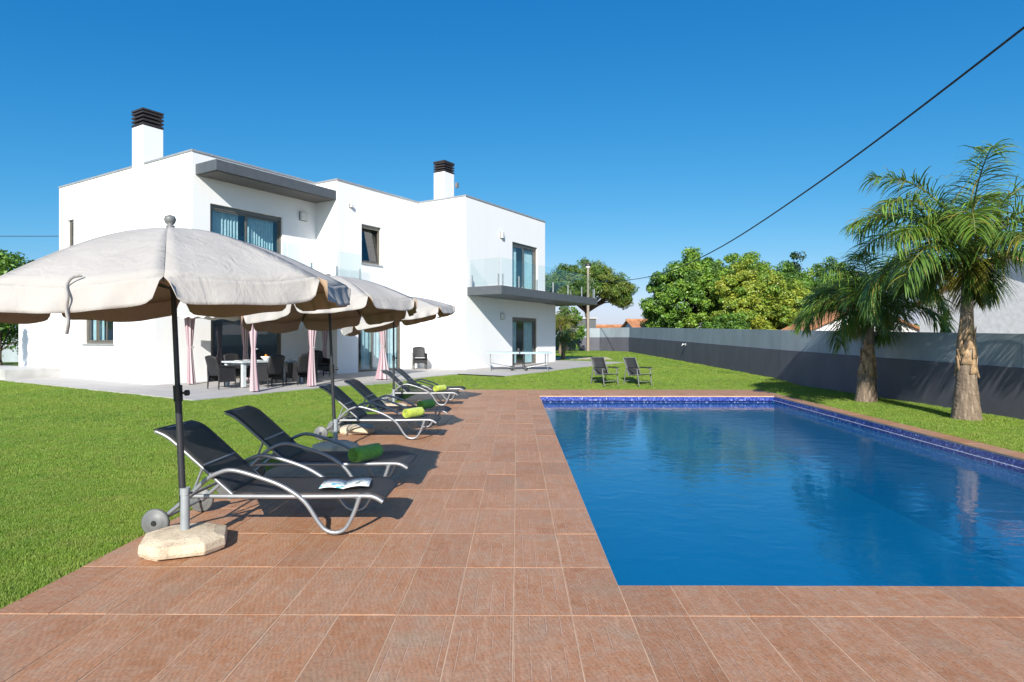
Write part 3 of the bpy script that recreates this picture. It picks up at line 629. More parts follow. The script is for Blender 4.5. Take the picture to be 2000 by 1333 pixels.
# ------------------------------------------------------------------ boundary wall
bw = thing('boundary_wall', (9.5, 30, 0), 0, 'long grey garden wall with a charcoal lower band along the right side', 'wall')
wl = [(10.6, -4), (10.25, 6), (10.0, 12.25), (9.68, 17), (9.5, 22), (9.5, 28), (9.5, 35), (9.35, 42), (9.2, 49), (7.4, 52.6), (3.5, 53.8), (-3, 54.2), (-12, 54.4)]
def wtop(y): return 1.69 + .0253 * (min(y, 49.5) - 12.25)
def wsplit(y): return float(base_z(min(y, 49.5))) + (wtop(y) - float(base_z(min(y, 49.5)))) * .6
def seg_wall(name, mat_, za, zb, th, p, q, inset0=.004):
    A, B = Vector(p), Vector(q); d = (B - A).normalized(); nn = Vector((d.y, -d.x)); A2, B2 = A + d * inset0, B - d * inset0
    mbb = MB(); c_ = [A2 + nn * .2, B2 + nn * .2, B2 - nn * th, A2 - nn * th]
    vv_ = [(c.x - 9.5, c.y - 30, za(c.y)) for c in c_] + [(c.x - 9.5, c.y - 30, zb(c.y)) for c in c_]
    mbb.add(vv_, [(0, 1, 2, 3), (7, 6, 5, 4), (1, 0, 4, 5), (2, 1, 5, 6), (3, 2, 6, 7), (0, 3, 7, 4)]); return mbb.build(name, mat_, bw)
for p, q in zip(wl, wl[1:]):
    seg_wall('lower_band', 'wall_lo', lambda y: -.4, wsplit, .05, p, q, 0)
    A, B = Vector(p), Vector(q); k = max(1, round((B - A).length / 3.2))
    for i in range(k):
        seg_wall('upper_panel', 'wall_up', lambda y: wsplit(y) + .001, wtop, .0, tuple(A.lerp(B, i / k)), tuple(A.lerp(B, (i + 1) / k)), .006)
tap = thing('garden_tap', (9.43, 33.8, float(base_z(33.8)) + .95), 0, 'small pale tap fitting on the charcoal band of the garden wall', 'tap')
s = MB(); s.box((-.05, 0, 0), (.08, .10, .12)); s.build('body', 'steel', tap, bevel=.02)
s = MB(); s.tube([(-.1, 0, 0), (-.2, 0, .02), (-.24, 0, -.08)], .025); s.build('spout', 'steel', tap)

# ------------------------------------------------------------------ loungers
def lounger():
    t = thing('sun_lounger', (0, 0, 0), 0, '', 'sun lounger', 'sun loungers in pairs along the deck')
    W = .30
    for sgn in (-1, 1):
        y = sgn * (W + .025)
        s = MB(); s.tube(smooth([(-.90, y, .12), (-.72, y, .27), (-.55, y, .43), (-.45, y, .492), (-.32, y, .518), (-.09, y, .455), (.09, y, .383), (.25, y, .27), (.36, y, .11), (.42, y, .045), (.50, y, .024), (.58, y, .06), (.645, y, .18), (.69, y, .305)], 5), .0175, 10); s.build('side_leg', 'alu', t)
        s = MB(); s.tube(smooth([(-.70, sgn * W, .305), (-.3, sgn * W, .305), (.3, sgn * W, .305), (.70, sgn * W, .31), (.80, sgn * W, .30), (.87, sgn * W, .262)], 5), .0185, 10); s.build('rail', 'alu', t)
        s = MB(); s.tube([(-.68, sgn * (W - .03), .30), (-.585, sgn * (W - .03), .545)], .011, 8); s.build('back_strut', 'alu', t)
        w = MB(); mt = Matrix.Translation((-.92, sgn * (W + .06), .11)) @ Matrix.Rotation(R(90), 4, 'X')
        w.lathe([(.02, -.027), (.07, -.027), (.078, -.016), (.098, -.02), (.108, -.012), (.11, 0), (.108, .012), (.098, .02), (.078, .016), (.07, .027), (.02, .027)], 28, mt=mt); wo = w.build('wheel', 'grey_pl', t)
        h = MB(); h.lathe([(.02, -.034), (.022, -.03), (.022, .03), (.02, .034)], 14, mt=mt); h.build('hub', 'black_pl', wo)
    s = MB(); s.tube([(-.92, -W - .06, .11), (-.92, W + .06, .11)], .012); s.build('axle', 'alu', t)
    for x, z, rr_ in ((-.69, .305, .013), (-.36, .29, .013), (.66, .295, .013), (-.585, .545, .011)):
        s = MB(); s.tube([(x, -W + .03 * (z > .5), z), (x, W - .03 * (z > .5), z)], rr_); s.build('crossbar', 'alu', t)
    # back frame with sling
    s = MB()
    for sgn in (-1, 1): s.tube(smooth([(-.34, sgn * (W - .012), .315), (-.57, sgn * (W - .012), .52), (-.80, sgn * (W - .012), .725), (-.88, sgn * (W - .012), .785), (-.955, sgn * (W - .012), .82)], 4), .015, 8)
    s.tube([(-.955, -W, .82), (-.955, W, .82)], .013, 8); s.build('back_frame', 'alu', t)
    prof_b = smooth([(-.345, 0, .335), (-.57, 0, .545), (-.80, 0, .752), (-.885, 0, .812), (-.975, 0, .842)], 5)
    prof_s = smooth([(-.34, 0, .325), (0, 0, .326), (.4, 0, .326), (.70, 0, .332), (.80, 0, .322), (.885, 0, .278)], 5)
    for nm, pf in (('back_sling', prof_b), ('seat_sling', prof_s)):
        s = MB(); rows_ = []
        for k, p in enumerate(pf):
            sag = .022 * math.sin(math.pi * k / (len(pf) - 1)); rows_.append([(p.x, (j / 8 - .5) * 2 * (W - .002), p.z - sag * (1 - (j / 4 - 1) ** 2)) for j in range(9)])
        s.grid(rows_); s.build(nm, 'sling', t, solid=.006)
    return t
spots = [(-1.90, 5.30, 0, 'black mesh sun lounger nearest the cream parasol base, a magazine lying on it'),
         (-1.93, 6.60, .02, 'shaded black mesh sun lounger with a dark green rolled towel on its foot end'),
         (-2.06, 10.10, .01, 'black mesh sun lounger of the middle pair with a lime rolled towel'),
         (-2.02, 11.42, -.02, 'farther black mesh sun lounger of the middle pair, a dark green towel on it'),
         (-2.17, 15.2, .015, 'black mesh sun lounger of the farthest pair with a lime rolled towel'),
         (-2.12, 16.5, 0, 'bare black mesh sun lounger, the last one along the deck by the lawn')]
L0 = lounger(); L = []
for i, (x, y, a, lab) in enumerate(spots):
    o = L0 if i == 0 else copy_tree(L0); o.location = (x, y, .0015); o.rotation_euler = (0, 0, a + YAW); o['label'] = lab; L.append(o)

def towel_roll(loc, rz, mat_, label):
    t = thing('rolled_towel', loc, rz, label, 'towel', 'rolled towels on the loungers')
    r_, ln = .083, .36; s = MB(); rows_ = []
    for i in range(15):                          # slightly soft roll
        u = i / 14; rr = r_ * (1 - .16 * abs(2 * u - 1) ** 6) * (1 + .02 * math.sin(u * 17)); row = []
        for k in range(29):
            a = 2 * math.pi * k / 28; bul = 1 + .025 * math.sin(3 * a + u * 4)
            row.append(((u - .5) * ln, rr * bul * math.cos(a), r_ * .93 + rr * bul * math.sin(a) * .93))
        rows_.append(row)
    s.grid(rows_); s.build('roll', mat_, t)
    for e in (-1, 1):                            # spiral ends
        sp = MB(); pts = []
        for k in range(70):
            a = k / 69 * 2 * math.pi * 3.3; rr = .006 + (r_ - .013) * k / 69; pts.append((e * (ln / 2 + .004 - .010 * k / 69), rr * math.cos(a), r_ * .93 + rr * math.sin(a) * .93))
        sp.tube(pts, .0075, 6); sp.build('spiral_end', mat_, t)
    return t
towel_roll((-1.50, 6.42, .325), R(58), 'towel_green', 'dark green rolled towel on the shaded lounger behind the nearest one')
towel_roll((-1.57, 9.98, .328), R(55), 'towel_lime', 'lime rolled towel on the nearer lounger of the middle pair')
towel_roll((-1.55, 11.32, .328), R(58), 'towel_green', 'dark green rolled towel on the farther lounger of the middle pair')
towel_roll((-1.74, 15.1, .328), R(58), 'towel_lime', 'lime rolled towel on the farthest pair of loungers')
mg = thing('magazine', (-1.40, 5.27, .3335), R(8), 'open magazine with blue and white pages on the nearest lounger', 'magazine')
for sg in (-1, 1):
    s = MB(); s.grid([[(sg * x_, (j - 1) * .145, .004 + .020 * math.sin(x_ / .2 * 2.6)) for j in range(3)] for x_ in np.linspace(0, .2, 7)]); s.build('page', 'magazine', mg, solid=.004)

# ------------------------------------------------------------------ parasols
FLIP = True; NP = 8; RC = 1.27; ZA, ZR = 2.40, 1.935
def parasol(rot):
    t = thing('parasol', (0, 0, 0), 0, '', 'parasol', 'cream parasols by the loungers')
    # base slab with clipped corners, sloped top and moulded feet
    s = MB(); base = []
    for (w_, z) in ((.275, .0), (.285, .03), (.28, .085), (.20, .115), (.05, .128)):
        c = w_ * .46; base.append([(w_, -w_ + c, z), (w_, w_ - c, z), (w_ - c, w_, z), (-w_ + c, w_, z), (-w_, w_ - c, z), (-w_, -w_ + c, z), (-w_ + c, -w_, z), (w_ - c, -w_, z)])
    s.add([p for r_ in base for p in r_], [tuple(range(7, -1, -1)), tuple(range(32, 40))] + [(i * 8 + k, i * 8 + (k + 1) % 8, (i + 1) * 8 + (k + 1) % 8, (i + 1) * 8 + k) for i in range(4) for k in range(8)])
    bo = s.build('base', 'basecement', t, bevel=.008); bo.location = (0, 0, .012); bo.rotation_euler = (0, 0, R(22))
    for k in range(4):
        a = k * math.pi / 2 + math.pi / 4; s = MB(); s.box((.23 * math.cos(a), .23 * math.sin(a), .012), (.1, .14, .026), a); s.build('foot', 'basecement', bo).location = (0, 0, -.012)
    # pole and fittings live under one tilting part
    s = MB(); s.tube([(0, 0, .12), (0, 0, .44)], .032, 16); s.tube([(0, 0, .40), (0, 0, .452)], .036, 16); s.build('socket_tube', 'socket', t)
    s = MB(); s.tube([(0, 0, .3), (0, 0, 1.17)], .024, 16, cap=False); s.tube([(0, 0, 1.15), (0, 0, 2.36)], .019, 16); po = s.build('pole', 'pole', t)
    s = MB(); s.tube([(0, 0, 1.10), (0, 0, 1.22)], .032, 16); s.build('collar', 'black_pl', po)
    s = MB(); s.tube([(.03, 0, 1.16), (.06, 0, 1.16)], .009, 8); s.tube([(.055, 0, 1.16), (.08, 0, 1.16)], .022, 12); s.build('knob', 'black_pl', po)
    s = MB(); s.tube([(.03, 0, .41), (.07, 0, .41)], .008, 8); s.tube([(.06, -.02, .41), (.06, .02, .41)], .008, 8); s.build('socket_screw', 'black_pl', po)
    s = MB(); s.lathe([(.02, 2.36), (.03, 2.40), (.03, 2.415), (.018, 2.42), (.034, 2.438), (.042, 2.462), (.034, 2.486), (.0, 2.5)], 18); s.build('finial', 'grey_pl', po)
    # canopy: eight sagging panels
    s = MB(); nu, nv = 12, 10
    def corner(k): a = rot + 2 * math.pi * k / NP; return Vector((RC * math.cos(a), RC * math.sin(a), ZR))
    apex = Vector((0, 0, ZA))
    def surf(k, u, v):                           # u 0..1 apex to rim, v 0..1 along the rim
        p = corner(k).lerp(corner(k + 1), v); q = apex.lerp(p, u)
        q.z += .085 * math.sin(math.pi * u ** .9) - .030 * math.sin(math.pi * v) * u ** 1.5
        q.z += .006 * math.sin(9 * v + 5 * u + k * 2.1) * u
        return q
    for k in range(NP): s.grid([[surf(k, .04 + .96 * i / nu, j / nv) for j in range(nv + 1)] for i in range(nu + 1)], 0, flip=FLIP)
    cn = s.build('canopy', ['canvas', 'lining'], t, solid=.006, inner=1)
    # valance flap of each panel: rounded lower corners, ripples
    for k in range(NP):
        s = MB(); rows_ = []; nj = 28; e0, e1 = surf(k, 1, 0), surf(k, 1, 1); out = ((e0 + e1) / 2); out.z = 0; out.normalize(); amp = .006 + .02 * ((k * 7) % 5) / 4
        for i in range(8):
            row = []
            for j in range(nj + 1):
                v = j / nj; edge = min(v, 1 - v) / .10; rd = math.sqrt(max(0, 1 - (1 - min(1, edge)) ** 2)); dep = (.03 + .125 * rd) * (1 + .03 * math.sin(2.2 * v * 4 + k))
                u = i / 7; q = surf(k, 1, v).copy(); mid = (v - .5)
                q += (e1 - e0) * (-mid * .02 * u)
                q.z -= dep * u; q += out * (.03 + .02 * math.sin(u * 1.6)) * u * (1 + .2 * math.sin(v * 5 + k))
                q += out * amp * u * math.sin(v * (19 + 3 * (k % 3)) + k * 1.7 + u * .8); row.append(q)
            rows_.append(row)
        s.grid(rows_, flip=FLIP); s.build('valance', ['canvas', 'lining'], cn, solid=.004, inner=1)
    for k in range(NP):
        c = corner(k); s = MB(); pts = [surf(k, u, 0) + Vector((0, 0, -.022)) for u in (.05, .3, .55, .8, 1)]; s.tube(pts, .008, 6); ri = s.build('rib', 'pole', cn)
        s = MB(); s.tube([(0, 0, 1.93), tuple(surf(k, .55, 0) + Vector((0, 0, -.03)))], .006, 6); s.build('strut', 'pole', ri)
    s = MB(); s.tube([(0, 0, 1.90), (0, 0, 1.97)], .034, 14); s.build('runner', 'black_pl', cn)
    return t
def put_canopy(p, px, rx, ry, zoff=0):
    for c in p.children:
        if c.name.split('.')[0] == 'pole': c.rotation_euler = (0, R(px), 0)
        if c.name.split('.')[0] == 'canopy':
            top = Matrix.Rotation(R(px), 4, 'Y') @ Vector((0, 0, ZA)); rt = Matrix.Rotation(R(ry), 4, 'Y') @ Matrix.Rotation(R(rx), 4, 'X'); c.rotation_euler = rt.to_euler()
            c.location = top - rt @ Vector((0, 0, ZA)) + Vector((0, 0, zoff))
p1 = parasol(math.atan2(-.877, .48) + R(-3)); p2 = copy_tree(p1); p3 = copy_tree(p1)
p1.location = (-2.45, 4.68, 0); put_canopy(p1, -2.6, 2, -3.2)
p2.location = (-2.48, 8.78, 0); p2.rotation_euler = (0, 0, R(13)); put_canopy(p2, -2.4, -4, -6, .06)
for c in p2.children:
    if c.name.startswith('canopy'): c.scale = (.92, .92, 1)
p3.location = (-2.69, 14.2, 0); p3.rotation_euler = (0, 0, R(28)); put_canopy(p3, 0, -5, -11, .15)
sb = thing('parasol_weight', (-2.62, 10.55, 0), R(10), 'spare cream concrete parasol base lying under the middle pair of loungers', 'concrete weight')
for c in p1.children:
    if c.name.split('.')[0] == 'base': c2_ = copy_tree(c, sb); c2_.rotation_euler = (0, 0, R(8)); c2_.name = 'slab'
p1['label'] = 'nearest cream parasol with a concrete base at the lawn edge'; p2['label'] = 'second cream parasol, its base in shade behind the two nearest loungers'; p3['label'] = 'farthest cream parasol, tilted beside the last pair of loungers'
cn1 = [c for c in p1.children if c.name.startswith('canopy')][0]

# strap sewn to the nearest canopy panel (lies on the panel left of the near corner)
a_ = math.atan2(-.877, .48) - R(3) - R(24)
dirv = Vector((math.cos(a_), math.sin(a_), 0)); s = MB()
pts = [dirv * 1.13 + Vector((.03, .02, 1.965)), dirv * 1.155 + Vector((0, 0, 1.95)), dirv * 1.19 + Vector((-.01, 0, 1.90)), dirv * 1.215 + Vector((.01, 0, 1.84)), dirv * 1.23 + Vector((0, .01, 1.77)), dirv * 1.24 + Vector((.02, 0, 1.70)), dirv * 1.235 + Vector((0, 0, 1.63))]
s.tube(smooth(pts, 4), .012, 6, flat=.3); s.build('tie_strap', 'canvas', cn1)

# ------------------------------------------------------------------ gazebo on the terrace
gm0, gm1, gn0, gn1 = 11.25, 17.05, -18.95, -15.15
gz_ = thing('gazebo', hw(14.1, -17.1, 0), HROT, 'fabric gazebo with tied mauve curtains over the dining table', 'gazebo')
def GL(m_, n_): return (m_ - 14.1, -(n_ + 17.1))
def gbase(m_, n_): p = hw(m_, n_); return float(base_z(p[1])) + .035
gp = [(11.3, -19.0), (14.1, -19.0), (16.75, -19.0), (10.7, -15.15), (12.6, -15.15), (15.25, -15.15)]
gp = [(11.25, -18.95), (13.2, -18.95), (16.6, -18.95), (10.85, -15.2), (12.85, -15.2), (15.85, -15.2)]
def curtain_mb(x, y, z0, z1, wbot, seed, tie=.5):
    rr = random.Random(seed); s = MB(); rows_ = []; nk = 48; ph = [rr.uniform(0, 6.3) for _ in range(4)]
    for i in range(26):
        u = i / 25; z = z0 + (z1 - z0) * u
        r_ = .055 + (wbot - .055) * abs((tie - u) / tie) ** 1.2 if u < tie else .055 + .075 * ((u - tie) / (1 - tie)) ** .8
        row = []
        for k in range(nk + 1):
            a = 2 * math.pi * k / nk; fold = 1 + .28 * math.sin(7 * a + ph[0] + u * .8) + .14 * math.sin(12 * a + ph[1])
            row.append((x + r_ * fold * math.cos(a) + .03 * math.sin(u * 3 + ph[2]), y + r_ * fold * math.sin(a) * .85, z))
        rows_.append(row)
    s.grid(rows_); return s
for k, (m_, n_) in enumerate(gp):
    x, y = GL(m_, n_); zb = gbase(m_, n_)
    s = MB(); s.box((x, y, (zb + 2.45) / 2 + 0), (.05, .05, 2.45 - zb)); po = s.build('post', 'pole', gz_)
    c = curtain_mb(x, y, zb + .03, 2.40, .11 if k != 5 else .22, k + 3, .52).build('curtain', 'curtain', gz_)
    at_ = c.data.attributes.new('stripe', 'FLOAT', 'POINT'); at_.data.foreach_set('value', [.5 + .5 * math.sin((i % 49) * .8) for i in range(len(c.data.vertices))])
    s = MB(); s.lathe([(.066, -.02), (.076, 0), (.066, .02)], 16, c=(x + .03 * math.sin(1.5), y, zb + .03 + (2.37 - zb) * .52)); s.build('tie_band', 'canvas', c)
s = MB(); xs0, xs1 = GL(10.72, 0)[0], GL(16.75, 0)[0]; y0, y1 = GL(0, -15.07)[1], GL(0, -19.08)[1]
c4 = [(xs0, y0, 2.45), (xs1, y0, 2.45), (xs1, y1, 2.45), (xs0, y1, 2.45)]; xm, ym = (xs0 + xs1) / 2, (y0 + y1) / 2
rd = [(xm - 1.0, ym, 2.86), (xm + 1.0, ym, 2.86)]
s.add(c4 + rd, [(0, 1, 5, 4), (1, 2, 5), (2, 3, 4, 5), (3, 0, 4)]); rf = s.build('fabric_roof', 'gazebo_cloth', gz_, solid=.01)
s = MB()
for i in range(4):
    A, B = Vector(c4[i]), Vector(c4[(i + 1) % 4]); nn = 40
    s.grid([[A.lerp(B, j / nn) + Vector((.012 * math.sin(j * .9), .012 * math.cos(j * 1.1), -dz * (.2 + .03 * math.sin(j * math.pi / 2.5)))) for j in range(nn + 1)] for dz in (0, .5, 1)])
s.build('valance', 'gazebo_cloth', rf)

# dining table and chairs under the gazebo
TM, TN = 12.49, -16.97                            # table centre in house coordinates
tp = hw(TM, TN); tzv = gbase(TM, TN)
dt = thing('dining_table', (tp[0], tp[1], tzv), HROT, 'long pale dining table with thick square legs under the gazebo', 'table')
s = MB(); s.box((0, 0, .735), (2.3, 1.02, .05)); s.build('tabletop', 'tablewhite', dt, bevel=.006)
for sx_ in (-1, 1):
    for sy_ in (-1, 1):
        s = MB(); s.box((sx_ * 1.03, sy_ * .40, .355), (.11, .11, .708)); s.build('leg', 'tablewhite', dt, bevel=.006)
s = MB(); s.box((0, 0, .67), (1.9, .7, .075)); s.build('apron', 'tablewhite', dt)
def dining_chair(name, label, group=None):
    t = thing(name, (0, 0, 0), 0, label, 'chair', group)
    s = MB(); s.grid([[(x_, y_, .43 + .012 * math.cos(x_ * 6)) for y_ in np.linspace(-.27, .27, 5)] for x_ in np.linspace(-.25, .27, 6)]); s.build('seat', 'dark_wicker', t, solid=.06)
    s = MB(); s.grid([[(-.24 - .14 * u ** 1.3 + .05 * (2 * v) ** 2, v * (.56 - .05 * u), .38 + .60 * u - .05 * (2 * v) ** 2 * u) for v in np.linspace(-.5, .5, 9)] for u in np.linspace(0, 1, 9)]); s.build('backrest', 'dark_wicker', t, solid=.04)
    for sg in (-1, 1):
        s = MB(); s.tube(smooth([(-.27, sg * .27, .67), (-.05, sg * .29, .66), (.2, sg * .29, .64), (.26, sg * .285, .6)], 4), .026, 8); s.build('arm', 'dark_wicker', t)
        s = MB(); s.add([(-.26, sg * .275, .2), (.25, sg * .275, .2), (.25, sg * .282, .63), (-.28, sg * .275, .66)], [(0, 1, 2, 3)]); s.build('side_panel', 'dark_wicker', t, solid=.02)
        for x_ in (-.25, .25):
            s = MB(); s.tube([(x_ * 1.08, sg * .268, 0), (x_, sg * .262, .42)], [.018, .026], 8); s.build('leg', 'dark_wicker', t)
    s = MB(); s.box((.255, 0, .33), (.02, .50, .14)); s.build('front_panel', 'dark_wicker', t)
    return t
DG = 'dark wicker chairs round the dining table'
dc = dining_chair('dining_chair', '', DG)
dspots = [(-1.5, .05, 0, 'dark wicker chair at the lawn end of the dining table'), (-.42, .80, 90, 'dark wicker chair on the pool side of the table, beside the nearest curtain'), (.62, .82, 90, 'dark wicker chair on the pool side of the table, farther along'),
          (-.4, -.8, -90, 'dark wicker chair behind the table, in front of the glass door'), (.55, -.8, -90, 'dark wicker chair behind the table, near the white wall'), (1.55, 0, 180, 'dark wicker chair at the house corner end of the table')]
for i, (dm, dn, a, lab) in enumerate(dspots):
    o = dc if i == 0 else copy_tree(dc); p = hw(TM + dm, TN + dn); o.location = (p[0], p[1], gbase(TM + dm, TN + dn)); o.rotation_euler = (0, 0, HROT + R(a)); o['label'] = lab
o = copy_tree(dc); o.location = (-7.0, 22.7, float(base_z(22.7)) + .035); o.rotation_euler = (0, 0, R(-50)); o['label'] = 'dark wicker armchair in the shaded recess of the house wall'
# laid table
def on_table(x_, y_, dz=.76): q = Matrix.Rotation(HROT, 4, 'Z') @ Vector((x_, y_, dz)); return (tp[0] + q.x, tp[1] + q.y, tzv + q.z + .0005)
pl = MB(); pl.lathe([(.03, 0), (.085, .004), (.13, .02), (.128, .024), (.085, .009), (.0, .007)], 22)
plm = pl.mesh('dinner_plate', 'ceramic')
for x_, y_, wh in ((-.42, -.3, 'pool side of the pale dining table, near the curtain'), (.62, -.3, 'pool side of the pale dining table, farther along'), (-.42, .3, 'door side of the pale dining table, before the glass'), (.62, .3, 'door side of the pale dining table, near the recess'), (-.92, 0, 'lawn end of the pale dining table')):
    o = bpy.data.objects.new('dinner_plate', plm); COL.objects.link(o); o.location = on_table(x_, y_); tag(o, 'white dinner plate at the ' + wh, 'plate', 'dinner plates on the dining table')
fb_ = thing('fruit_bowl', on_table(.05, .02), 0, 'white bowl of oranges in the middle of the dining table', 'bowl')
s = MB(); s.lathe([(.06, 0), (.07, .01), (.15, .09), (.17, .12), (.16, .12), (.14, .09), (.05, .02), (0, .02)], 22); s.build('bowl', 'ceramic', fb_)
for x_, y_, z_ in ((.06, .02, .09), (-.05, .05, .09), (0, -.07, .09), (.0, .01, .15)):
    s = MB(); s.lathe([(0, -.045), (.03, -.034), (.045, 0), (.03, .034), (0, .045)], 12, c=(x_, y_, z_)); s.build('orange', 'orange_fruit', fb_)
bb_ = thing('bread_basket', on_table(.45, .0), 0, 'shallow basket of bread rolls on the dining table', 'basket')
s = MB(); s.lathe([(.12, 0), (.17, .07), (.16, .07), (.11, .012), (0, .012)], 18); s.build('basket', 'boot', bb_)
for x_, y_ in ((.06, .03), (-.06, .04), (.0, -.06), (.02, .02)):
    s = MB(); s.lathe([(0, -.03), (.045, -.015), (.055, .005), (.035, .03), (0, .038)], 12, c=(x_, y_, .055 + .02 * (x_ == .02))); s.build('bread_roll', 'bread', bb_)
# armchair with white cushion against the house
ac = dining_chair('wicker_armchair', 'grey wicker armchair with a white seat cushion against the white wall'); ac.location = (-4.02, 27.2, float(base_z(27.2)) + .035); ac.rotation_euler = (0, 0, R(-75))
s = MB(); s.box((.0, 0, .47), (.46, .46, .07)); s.build('cushion', 'cushion', ac, bevel=.03)

# ------------------------------------------------------------------ table tennis table
pt = thing('table_tennis_table', (.28, 26.7, float(base_z(26.7)) + .035), R(2), 'pale table tennis table on thin wheeled legs in front of the ground floor door', 'table')
for sg in (-1, 1):
    s = MB(); s.box((sg * .69, 0, .748), (1.36, 1.525, .034)); s.build('table_half', 'pongtop', pt)
    s = MB(); s.box((sg * .69, -.75, .712), (1.36, .025, .036)); s.box((sg * .69, .75, .712), (1.36, .025, .036)); s.box((sg * 1.355, 0, .712), (.025, 1.47, .036)); s.build('apron', 'steel', pt)
    for y in (-.62, .62):
        s = MB(); s.tube([(sg * 1.2, y, 0), (sg * 1.2, y, .72)], .018, 8); s.tube([(sg * 1.2, y, .28), (sg * .2, y, .10)], .012, 6); s.build('leg', 'steel', pt)
        s = MB(); s.tube([(sg * .22, y, .06), (sg * .22, y, .72)], .02, 8); s.build('inner_leg', 'pole', pt)
        w = MB(); w.lathe([(.02, -.02), (.06, -.02), (.065, 0), (.06, .02), (.02, .02)], 16, mt=Matrix.Translation((sg * .3, y, .066)) @ Matrix.Rotation(R(90), 4, 'X')); w.build('wheel', 'black_pl', pt)
    for x_, z_ in ((.22, .1), (1.2, .2)):
        s = MB(); s.tube([(sg * x_, -.62, z_), (sg * x_, .62, z_)], .014, 8); s.build('crossbar', 'steel', pt)
s = MB(); s.box((0, 0, .845), (.006, 1.78, .15)); nt_ = s.build('net', 'netcloth', pt)
for y in (-.9, .9):
    s = MB(); s.tube([(0, y, .73), (0, y, .93)], .014, 8); s.build('net_post', 'black_pl', nt_)

# ------------------------------------------------------------------ two garden chairs on the lawn
def garden_chair():
    t = thing('garden_chair', (0, 0, 0), 0, '', 'chair', 'two garden chairs on the lawn behind the pool')
    s = MB(); s.grid([[(-.20 - .25 * u, v * .54, .34 + .58 * u - .03 * math.sin(math.pi * u)) for v in np.linspace(-.5, .5, 5)] for u in np.linspace(0, 1, 9)]); s.build('backrest', 'sling', t, solid=.012)
    s = MB(); s.grid([[(-.20 + .55 * u, v * .54, .34 + .06 * u - .02 * math.sin(math.pi * u)) for v in np.linspace(-.5, .5, 5)] for u in np.linspace(0, 1, 7)]); s.build('seat', 'sling', t, solid=.012)
    for sg in (-1, 1):
        y = sg * .30
        s = MB(); s.tube([(-.46, sg * .28, .93), (-.19, sg * .28, .34), (.36, sg * .28, .405)], .015, 8); s.build('side_rail', 'grey_pl', t)
        s = MB(); s.tube(smooth([(-.42, y, 0), (-.36, y, .3), (-.30, y, .55), (-.2, y, .60), (.2, y, .58), (.34, y, .54)], 4), .018, 8); s.build('arm', 'grey_pl', t)
        s = MB(); s.tube([(.30, y, 0), (.20, y, .58)], .018, 8); s.build('leg', 'grey_pl', t)
        s = MB(); s.box((.05, y, .612), (.5, .06, .02)); s.build('armrest', 'black_pl', t)
    for x, z, w_ in ((-.46, .93, .28), (.36, .405, .28), (.27, .15, .3), (-.39, .15, .3)):
        s = MB(); s.tube([(x, -w_, z), (x, w_, z)], .013, 8); s.build('crossbar', 'grey_pl', t)
    return t
gc = garden_chair(); gc2 = copy_tree(gc)
for o, x, y, a, lab in ((gc, 3.17, 21.15, -60, 'dark mesh garden chair on the lawn, the one nearer the house'), (gc2, 4.28, 21.05, -56, 'dark mesh garden chair on the lawn, the one nearer the palms')):
    o.location = (x, y, tz(x, y)); o.rotation_euler = (0, 0, R(a)); o['label'] = lab

# ------------------------------------------------------------------ vegetation helpers
def mesh_np(name, V, F, mats, mi=None, parent=None, smooth_=False):
    """V (n,3), F (m,k) arrays to an object"""
    me = bpy.data.meshes.new(name); k = F.shape[1]
    me.vertices.add(len(V)); me.vertices.foreach_set('co', V.astype('f4').ravel())
    me.loops.add(F.size); me.loops.foreach_set('vertex_index', F.astype('i4').ravel())
    me.polygons.add(len(F)); me.polygons.foreach_set('loop_start', np.arange(len(F), dtype='i4') * k)
    for m_ in mats: me.materials.append(M[m_])
    if mi is not None: me.polygons.foreach_set('material_index', mi.astype('i4'))
    me.update(calc_edges=True); me.validate()
    o = bpy.data.objects.new(name, me); COL.objects.link(o)
    if parent: o.parent = parent
    return o
def leaves(C, size, up=.5, seed=0, asp=.55, outward=None):
    """one folded diamond leaf at each point of C"""
    r = np.random.default_rng(seed); n = len(C)
    nrm = r.normal(size=(n, 3)); nrm[:, 2] += up
    if outward is not None: nrm += outward * 1.2
    nrm /= np.linalg.norm(nrm, axis=1, keepdims=True)
    t = np.cross(nrm, r.normal(size=(n, 3))); t /= np.linalg.norm(t, axis=1, keepdims=True); b_ = np.cross(nrm, t)
    s = (size * r.uniform(.6, 1.35, n))[:, None]
    V = np.stack([C - t * s * .5, C + b_ * s * asp * .5 + nrm * s * .08, C + t * s * .5 - nrm * s * .1, C - b_ * s * asp * .5 + nrm * s * .08], 1).reshape(-1, 3)
    F = np.arange(n * 4).reshape(n, 4); return V, F
def crown_pts(c, rad, nclump, per, seed, shell=.55, clump=.28, flat=1.0):
    r = np.random.default_rng(seed); d = r.normal(size=(nclump, 3)); d /= np.linalg.norm(d, axis=1, keepdims=True)
    d[:, 2] = np.where(d[:, 2] < -.8, -d[:, 2] * .5, d[:, 2])
    rr = shell + (1 - shell) * r.random(nclump) ** .6; lump = 1 + .10 * np.sin(d[:, 0] * 5 + seed) * np.cos(d[:, 1] * 4 + seed * 2)
    cc = d * (rr * lump)[:, None] * np.array(rad)
    cr = clump * np.mean(rad) * r.uniform(.55, 1.25, nclump)
    g_ = r.normal(size=(nclump, per, 3)); g_ /= np.linalg.norm(g_, axis=2, keepdims=True); g_ *= (r.random((nclump, per, 1)) ** .45)
    g_[:, :, 2] *= .75 * flat
    P = cc[:, None, :] + g_ * cr[:, None, None]; out = g_ + .4 * d[:, None, :]
    idx = np.repeat(r.random(nclump), per); return (P + np.array(c)).reshape(-1, 3), out.reshape(-1, 3), idx, cc + np.array(c)
